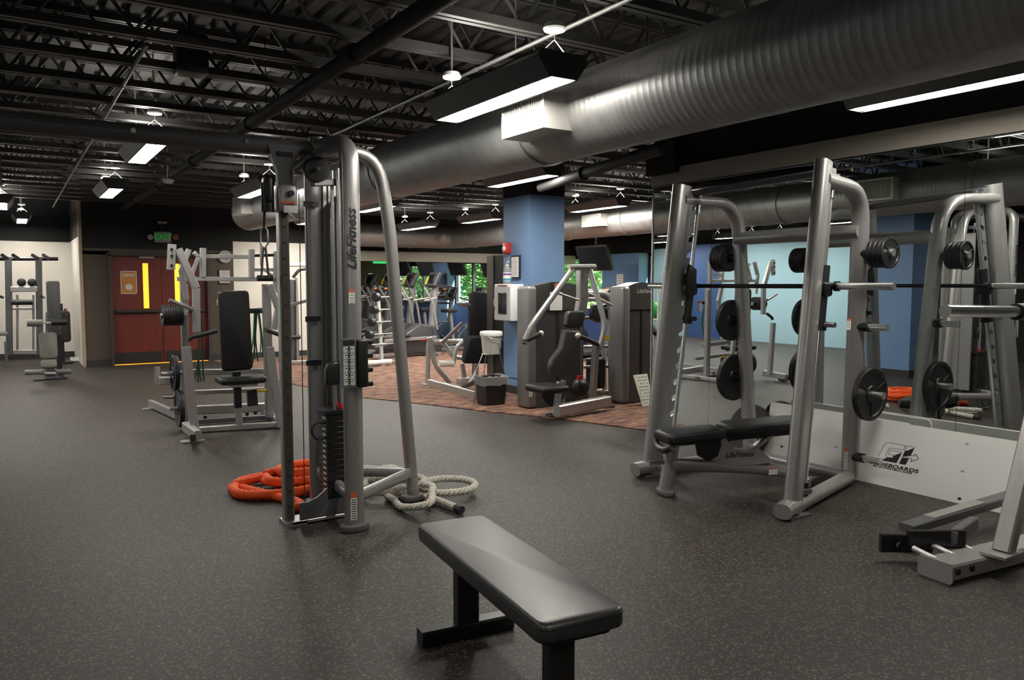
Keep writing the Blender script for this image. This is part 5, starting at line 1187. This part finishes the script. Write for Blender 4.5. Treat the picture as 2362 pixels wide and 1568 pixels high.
# second machine with arched tube
Y2 = Yc+.25; m2 = thing('arched_tube_machine', 'weight machine with an arched grey tube frame behind the chest press', 'machine', (ony(1390, 800, Y2).x, Y2, 0)); l2m = L(m2)
seg(l2m, 'arched_tube', GREY, [(1348, 676), (1395, 676), (1410, 700), (1412, 930)], .055, Y=Y2, rnd=True, rad=.25); seg(l2m, 'inner_tube', GREY, [(1352, 688), (1380, 690), (1392, 712), (1395, 925)], .035, Y=Y2+.2, rnd=True, rad=.2)
for py in (712, 734, 800, 846, 905): seg(l2m, 'cross_tube', SILV, [(1345, py), (1412, py-1)], .022, Y=Y2+.05, rnd=True)
l2m.put(MB().lathe([(0, -.03), (.12, -.03), (.12, .03), (0, .03)], ony(1378, 722, Y2), (0, 1, 0), 22, closed=False), 'pulley', BLACK); l2m.put(MB().lathe([(0, -.03), (.10, -.03), (.10, .03), (0, .03)], ony(1398, 718, Y2+.1), (0, 1, 0), 22, closed=False), 'pulley', BLACKM)
l2m.put(MB().box(ony(1400, 779, Y2-.06), (.07, .01, .07)), 'caution_tag', YELLOW); l2m.put(MB().bar((ony(1352, 800, Y2).x, Y2+.12, .05), (ony(1418, 800, Y2).x, Y2+.06, .05), .1, .08), 'base_beam', GREY)
l2m.put(MB().rbox(ony(1374, 860, Y2+.1), (.2, .2, .4), .03), 'stack_block', BLACKM)
Y3 = onz(1440, 934).y; m3 = thing('weight_stack_tower', 'tall grey weight stack tower with printed header near the mirror end', 'machine', (ony(1455, 800, Y3).x, Y3, 0)); l3m = L(m3)
x0, x1 = ony(1448, 700, Y3).x, ony(1512, 700, Y3).x; t3 = ony(1448, 660, Y3).z
stack_tower(l3m, x0, x1, Y3, t3); put_text(m3, 'LifeFitness', .075, frame(ony(1490, 672, Y3-.016), (1, 0, 0), (0, 0, 1)), mat('pale_print', (.5, .48, .42), .6), shear=.35)
wb2 = thing('sign_board', 'white handwritten sign board leaning against the weight stack tower', 'sign', onz(1487, 934)); lsg = L(wb2); c0, c1 = ony(1475, 934, Y3-.25), ony(1497, 866, Y3-.12)
M = frame(ony(1485, 900, Y3-.2), (1, .1, 0), (.0, .3, 1)); hw, hh = .105, .20
lsg.put(MB().prism([(-hw*.75, -hh), (hw*1.1, -hh), (hw*1.1, hh), (-hw*1.25, hh)], .012, M), 'board', mat('sign_white', (.70, .72, .62), .5))
mb = MB()
for i in range(9):
    for j in range(5):
        if random.random() < .8:
            x = -.08+.037*j+random.uniform(-.005, .005); y = hh*(.82-.2*i); mb.prism([(x, y-.004), (x+.022, y-.006+random.uniform(-.004, .004)), (x+.022, y+.002), (x, y+.006)], .0135, M)
lsg.put(mb, 'handwriting', mat('marker_ink', (.03, .05, .1), .6), stuff=True)
# ================================================================== leg machine with black pads
bp = onz(989, 887); Yl = bp.y; lg = thing('leg_curl_machine', 'silver leg machine with tall black pads on the carpet', 'machine', (bp.x+.4, Yl, 0)); ll = L(lg)
seg(ll, 'front_leg', SILV, [(992, 776), (988, 800), (986, 886)], .035, Y=Yl, rnd=True); seg(ll, 'bent_frame', SILV, [(991, 778), (1004, 846), (1038, 884)], .04, Y=Yl-.05, rnd=True, rad=.4)
ll.put(MB().box(onz(987, 888)+Vector((0, 0, .01)), (.16, .12, .02)), 'foot_plate', SILV); ll.put(MB().bar(onz(992, 883, .06), onz(1102, 912, .06), .07, .11), 'base_beam', SILV)
polypad(ll, 'upper_pad', VINYL, [(1084, 676), (1088, 672), (1117, 672), (1122, 677), (1121, 774), (1080, 774)], Yl-.6, .10); polypad(ll, 'lower_pad', VINYL, [(1078, 776), (1122, 776), (1128, 828), (1121, 838), (1072, 838), (1067, 830)], Yl-.75, .12)
seg(ll, 'pad_post', GREYD, [(1098, 760), (1096, 905)], .08, .08, Yl-.45); seg(ll, 'roller', CREAM, [(1012, 839), (1046, 838)], .045, Y=Yl-.3, rnd=True); seg(ll, 'roller_arm', SILV, [(1047, 838), (1052, 800), (1066, 790)], .03, Y=Yl-.3, rnd=True)
seg(ll, 'diagonal', SILV, [(1018, 785), (1045, 822), (1066, 826)], .035, Y=Yl-.2, rnd=True); seg(ll, 'cross_tube', SILV, [(998, 789), (1066, 787)], .04, Y=Yl-.1, rnd=True); seg(ll, 'long_lever', mat('mauve_grey', (.14, .11, .12), .5), [(1020, 790), (1066, 745)], .05, .04, Yl-.3)
seg(ll, 'seat_leg', SILV, [(1066, 838), (1074, 888)], .035, Y=Yl-.5, rnd=True); seg(ll, 'seat_leg', SILV, [(1098, 840), (1099, 860), (1080, 888)], .03, Y=Yl-.7, rnd=True, rad=.1)
ll.put(MB().rbox(ony(1085, 706, Yl-.5), (.34, .28, .05), .015, rot=Matrix.Rotation(.25, 3, 'Y')), 'tray', GREYD); ll.put(MB().rbox(ony(1068, 878, Yl-.5), (.16, .14, .10), .02), 'pivot_box', SILV); ll.put(MB().bar(onz(1070, 892, .1), onz(1104, 878, .25), .14, .02), 'foot_deck', BLACKM)
# ================================================================== cardio machines
def elliptical(label, loc, rz, sc_=1.0, group='ellipticals'):
    o = thing('elliptical', label, 'exercise machine', loc, rz, group)
    G = mat('cardio_grey', (.20, .20, .20), .45, .2); D = mat('cardio_dark', (.045, .045, .048), .45)
    MB().bar((0, -.9, .05), (0, .55, .05), .12, .06).build('base_rail', G, o)
    for y in (-.9, .5): MB().bar((-.3, y, .04), (.3, y, .04), .08, .06).build('base_foot', SILV, o)
    ol = [(-.55, .06), (.55, .06), (.58, .25), (.35, .62), (.0, .68), (-.40, .45)]
    MB().pad(ol, .24, .05, frame((0, .15, 0), (0, 1, 0), (0, 0, 1))).build('drive_shroud', D, o)
    MB().prism([(-.1, .30), (.12, .32), (.12, .37), (-.1, .35)], .246, frame((0, .25, 0), (0, 1, 0), (0, 0, 1))).build('red_print', RED, o)
    MB().oval([(0, .5, .5), (0, .62, 1.42)], .16, .12, up=(0, 1, 0)).build('mast', G, o)
    c = MB().rbox((0, .58, 1.58), (.34, .10, .34), .03, rot=Matrix.Rotation(-.45, 3, 'X')).build('console', D, o)
    MB().rbox((0, .525, 1.595), (.20, .02, .20), .008, rot=Matrix.Rotation(-.45, 3, 'X')).build('screen', PCBLUE, c)
    MB().box((-.13, .50, 1.56), (.04, .02, .16), Matrix.Rotation(-.45, 3, 'X')).build('yellow_strip', mat('console_yellow', (.7, .45, .05), .4), c)
    for s in (-1, 1):
        MB().tube([(s*.30, .45, .55), (s*.30, .35, 1.10), (s*.26, .12, 1.45)], .022, 8, rad=.15).build('arm_lever', SILV, o)
        MB().tube([(s*.26, .14, 1.42), (s*.24, .04, 1.56)], .028, 8).build('arm_grip', RUBBER, o)
        MB().bar((s*.18, -.75, .30+.06*s), (s*.18, .5, .38), .05, .06).build('pedal_arm', SILV, o)
        MB().rbox((s*.18, -.35, .40+.04*s), (.15, .36, .05), .02).build('pedal', BLACK, o)
        MB().tube([(s*.12, .55, 1.2), (s*.2, .2, 1.15)], .018, 8).build('fixed_handle', SILV, o)
    return o
def treadmill(label, loc, rz, group='treadmills'):
    o = thing('treadmill', label, 'exercise machine', loc, rz, group); D = mat('cardio_dark', (.045, .045, .048), .45); G = mat('cardio_grey', (.20, .20, .20), .45, .2)
    MB().rbox((0, -.35, .14), (.78, 1.7, .10), .03).build('deck', D, o); MB().box((0, -.35, .195), (.5, 1.6, .012)).build('belt', RUBBER, o)
    MB().rbox((0, .45, .20), (.74, .42, .20), .06).build('motor_hood', D, o)
    for s in (-1, 1):
        MB().box((s*.33, -.35, .01), (.06, 1.5, .09)).build('side_frame', G, o); MB().oval([(s*.36, .40, .18), (s*.36, .55, 1.2)], .09, .06, up=(0, 1, 0)).build('upright', mat('cardio_blue_grey', (.16, .22, .3), .4, .3), o)
        MB().tube([(s*.36, .5, 1.0), (s*.36, .0, 1.02)], .025, 8).build('handrail', RUBBER, o)
    c = MB().rbox((0, .48, 1.28), (.80, .14, .36), .04, rot=Matrix.Rotation(-.6, 3, 'X')).build('console', D, o)
    MB().rbox((0, .405, 1.305), (.44, .02, .20), .008, rot=Matrix.Rotation(-.6, 3, 'X')).build('screen', PCBLUE, c)
    for x in (-.28, .28): MB().box((x, .40, 1.36), (.14, .02, .05), Matrix.Rotation(-.6, 3, 'X')).build('orange_keys', mat('orange_keys', (.6, .15, .02), .4), c)
    return o
def bike(label, loc, rz, group='exercise bikes'):
    o = thing('exercise_bike', label, 'exercise machine', loc, rz, group); D = mat('cardio_navy', (.02, .035, .06), .4); G = mat('cardio_grey', (.20, .20, .20), .45, .2)
    for y in (-.5, .5): MB().bar((-.28, y, .035), (.28, y, .035), .08, .07).build('base_foot', G, o)
    MB().bar((0, -.5, .07), (0, .5, .07), .12, .08).build('base_rail', G, o)
    MB().pad([(-.30, .10), (.42, .10), (.45, .38), (.25, .62), (-.05, .58), (-.28, .35)], .18, .05, frame((0, .1, 0), (0, 1, 0), (0, 0, 1))).build('drive_shroud', D, o)
    MB().bar((0, -.25, .2), (0, -.34, .85), .06, .06).build('seat_post', SILV, o); MB().pad([(-.14, -.16), (.14, -.16), (.10, .02), (.03, .18), (-.03, .18), (-.10, .02)], .08, .03, frame((0, -.34, .90), (1, 0, 0), (0, 1, 0))).build('saddle', RUBBER, o)
    MB().oval([(0, .35, .4), (0, .48, 1.15)], .10, .07, up=(0, 1, 0)).build('mast', G, o)
    MB().tube([(-.22, .1, 1.18), (-.24, .35, 1.12), (0, .46, 1.12), (.24, .35, 1.12), (.22, .1, 1.18)], .018, 8, rad=.1).build('handlebar', RUBBER, o)
    c = MB().rbox((0, .48, 1.28), (.28, .08, .30), .03, rot=Matrix.Rotation(-.4, 3, 'X')).build('console', BLACK, o); MB().rbox((0, .435, 1.29), (.18, .02, .16), .006, rot=Matrix.Rotation(-.4, 3, 'X')).build('screen', PCBLUE, c)
    for s in (-1, 1):
        MB().bar((s*.12, .08, .30), (s*.14, .08+.1*s, .30-.12*s), .03, .03).build('crank', SILV, o); MB().rbox((s*.18, .08+.1*s, .30-.12*s), (.10, .16, .03), .01).build('pedal', BLACK, o)
    return o
RZ = -1.42
for lb, x, y in (('dark elliptical with tall console nearest the leg machine', 6.95, 14.65), ('elliptical with yellow console strip behind the rear leg of the cable tower', 6.95, 15.75),
                 ('elliptical half hidden behind the barbell rack', 6.9, 16.85), ('elliptical in the far row close to the dim end wall', 6.9, 17.95)):
    elliptical(lb, (x, y, .012), RZ)
for lb, x, y in (('treadmill with orange console keys before the blue window pier', 8.9, 17.9), ('treadmill in the far row under the hanging screens', 8.3, 20.2),
                 ('treadmill beside the dim end wall', 8.3, 21.4), ('treadmill glimpsed between the chest press and the tall tower', 10.2, 12.4)):
    treadmill(lb, (x, y, .012), RZ)
for lb, x, y in (('upright exercise bike left of the black leg machine pads', 8.4, 16.35), ('exercise bike behind the black leg machine pads', 8.55, 15.35), ('exercise bike seen through the chest press arms', 10.3, 13.7)):
    bike(lb, (x, y, .012), RZ)
# fixed barbell rack
rk = onz(872, 843); Yr = rk.y
kr = thing('barbell_rack', 'slanted rack of fixed black barbells behind the cable tower', 'rack', (rk.x, Yr, 0)); lk = L(kr)
d = Vector((.95, .3, 0)).normalized()
for dx in (0, .36): 
    q = Vector((rk.x, Yr, 0))+d*dx; lk.put(MB().bar(q+Vector((.09, .02, .02)), q+Vector((.13, .26, 1.25)), .06, .05), 'slant_post', SILV)
    lk.put(MB().bar(q+Vector((.0, -.25, .035)), q+Vector((0, .4, .035)), .08, .07), 'floor_foot', SILV)
lk.put(MB().cyl(ony(846, 838, Yr-.15), ony(902, 834, Yr-.15), .05, 14), 'floor_tube', CREAM)
pb, pt = Vector((rk.x+.09, Yr+.02, .02)), Vector((rk.x+.13, Yr+.26, 1.25))
for i, (px, py) in enumerate(((865, 685), (861, 714), (856, 742), (850, 770), (848, 793))):
    z = ony(px, py, Yr+.2).z; c0 = pb+(pt-pb)*((z-pb.z)/(pt.z-pb.z))+Vector((0, -.085, 0)); oh = .09+.07*i; q = c0-d*oh      # in front of the slanted posts
    b = thing('fixed_barbell', 'fixed black barbell, %s from the top on the slanted rack' % ('first', 'second', 'third', 'fourth', 'fifth')[i], 'barbell', q, 0, 'fixed barbells'); lbb = L(b)
    lbb.put(MB().cyl(q, q+d*(oh+.47), .014, 10), 'bar', STEEL)
    for e in (0, oh+.47): lbb.put(MB().lathe([(0, -.05), (.078, -.05), (.085, -.035), (.085, .035), (.078, .05), (0, .05)], q+d*e, d, 20, closed=False), 'end_weight', BLACK)
    for e in (0, .36): lk.put(MB().bar(c0+d*e+Vector((0, -.03, -.0235)), c0+d*e+Vector((0, .09, -.0235)), .03, .02), 'bar_cradle', SILV)
# hanging screens
def tv(label, x0, x1, y0, y1, X):
    a, b = onx(x0, y1, X), onx(x1, y0, X); c = (a+b)/2; w = a.y-b.y; h = b.z-a.z
    o = thing('ceiling_screen', label, 'screen', c, 0, 'hanging screens'); lp = L(o); M = frame(c, (0, -1, 0), (-.35, 0, 1))
    lp.put(MB().pad(rrect(w, h, .02), .07, .01, M), 'screen_body', BLACK); lp.put(MB().prism([(-w*.46, -h*.42), (w*.46, -h*.42), (w*.46, h*.44), (-w*.46, h*.44)], .074, M), 'screen_glass', PCBLUE)
    lp.put(MB().cyl((c.x+.05, c.y, c.z+h*.3), (c.x+.05, c.y, DECKZ), .03, 10), 'ceiling_pole', BLACKM)
tv('black hanging screen by the first far window bay', 918, 945, 598, 637, 11.2); tv('black hanging screen left of the blue window pier', 966, 997, 598, 637, 11.2)
tv('black hanging screen right of the blue window pier', 1036, 1070, 593, 636, 11.2); tv('black hanging screen beside the dark partition', 1112, 1142, 590, 640, 10.6)
tv('large black hanging screen above the chest press', 1336, 1408, 562, 626, 10.8)
e2s = thing('exit_sign', 'small green lit exit sign hanging over the cardio area', 'sign', ony(876, 597, 17.5)); l_ = L(e2s); c = ony(876, 597, 17.5)
l_.put(MB().rbox(c, (.34, .05, .22), .01), 'sign_box', mat('exit_box_lit', (.05, .3, .08), .5, emit=((.05, .8, .2), .8))); put_text(e2s, 'EXIT', .15, frame(c+Vector((0, -.028, 0)), (1, 0, 0), (0, 0, 1)), mat('exit_letters', (.7, .9, .7), .5, emit=((.8, 1, .8), 1.5)), bold=.004)
l_.put(MB().cyl((c.x, c.y, c.z+.1), (c.x, c.y, DECKZ), .012, 8), 'sign_stem', BLACKM)
notice('wall_notice', 'two small papers on the blue pier behind the tall tower', 'notice', 1423, 632, 1438, 668, INK, .0, 'x', XW-.27, 6)
# ================================================================== seen only in the mirror
gb = onx(1512, 720, 2*XM+1.6); gx = 2*XM-gb.x; gy = gb.y
tag(MB().ball((0, 0, 0), .21, 24).build('stability_ball', mat('bright_green', (.03, .32, .05), .35), loc=(gx, gy, .66+.21)), 'green stability ball on a low white rack', 'ball')
rkk = thing('ball_rack', 'white tube rack carrying the green stability ball', 'rack', (gx, gy, 0)); lrk = L(rkk)
for sx in (-1, 1):
    for sy in (-1, 1): lrk.put(MB().cyl((gx+sx*.2, gy+sy*.3, 0), (gx+sx*.2, gy+sy*.3, 1.5), .02, 10), 'post', WHITEP)
    lrk.put(MB().cyl((gx+sx*.12, gy-.3, .665), (gx+sx*.12, gy+.3, .665), .02, 10), 'shelf_tube', WHITEP)
for sy in (-1, 1): lrk.put(MB().cyl((gx-.2, gy+sy*.3, .645), (gx+.2, gy+sy*.3, .645), .02, 10), 'shelf_tube', WHITEP)
# ================================================================== outside
lawn = MB().box((32, 24, -.15), (39, 60, .1)).build('floor_lawn', mat('grass', (.09, .16, .03), .9, noise=(2, .3))); struct(lawn, 'green lawn outside the windows', 'lawn')
def leafmesh(name, n, seed, m):
    random.seed(seed); mb = MB()
    for k in range(n):
        while True:
            p = Vector((random.uniform(-1, 1), random.uniform(-1, 1), random.uniform(-1, 1)))
            if .35 < p.length < 1: break
        p = Vector((p.x*2.2, p.y*2.2, p.z*2.4)); s = random.uniform(.07, .16); u = Vector((random.uniform(-1, 1), random.uniform(-1, 1), random.uniform(-.6, .6))).normalized(); v = u.cross(Vector((random.uniform(-1, 1), random.uniform(-1, 1), random.uniform(-1, 1)))).normalized()
        mb.add([p-u*s, p+v*s*.5, p+u*s, p-v*s*.5], [(0, 1, 2, 3)])
    return mb.mesh(name, m)
def leaf_mat(name, c):
    m = mat(name, c, .6, noise=(1.5, .35)); return m
LM = [leafmesh('crown_a', 4200, 1, leaf_mat('leaf_green', (.16, .36, .09))), leafmesh('crown_b', 4200, 2, leaf_mat('leaf_yellow_green', (.36, .44, .14))), leafmesh('crown_c', 3600, 3, leaf_mat('leaf_bright', (.24, .46, .20)))]
random.seed(11)
kinds = ['mid green leafy tree growing outside the windows', 'yellow green leafy tree growing outside the windows', 'bright green airy tree growing outside the windows']
spots = [(17.5, 20, 2), (18, 25.2, 1), (18.5, 30.4, 0), (19, 35.6, 2), (20, 41, 1), (23.6, 22.6, 0), (24, 27.9, 1), (24.6, 33, 2), (25.5, 38.4, 0), (26, 45, 1), (30.5, 36, 2), (31, 43, 0), (30, 29.5, 1)]
for x, y, k in spots:
    t = thing('garden_tree', kinds[k], 'tree', (x, y, -.1), random.uniform(0, 6), 'trees outside the windows')
    MB().tube([(0, 0, 0), (.05, .02, 1.2), (-.03, .05, 2.6)], .12, 8).build('trunk', mat('bark', (.06, .045, .03), .9), t)
    for dz in (1.5, 3.4):
        c = bpy.data.objects.new('crown', LM[k]); col.objects.link(c); c.parent = t; c.location = (random.uniform(-.4, .4), random.uniform(-.4, .4), dz+.9); c['kind'] = 'stuff'
        c.scale = (1.0, 1.0, .8)
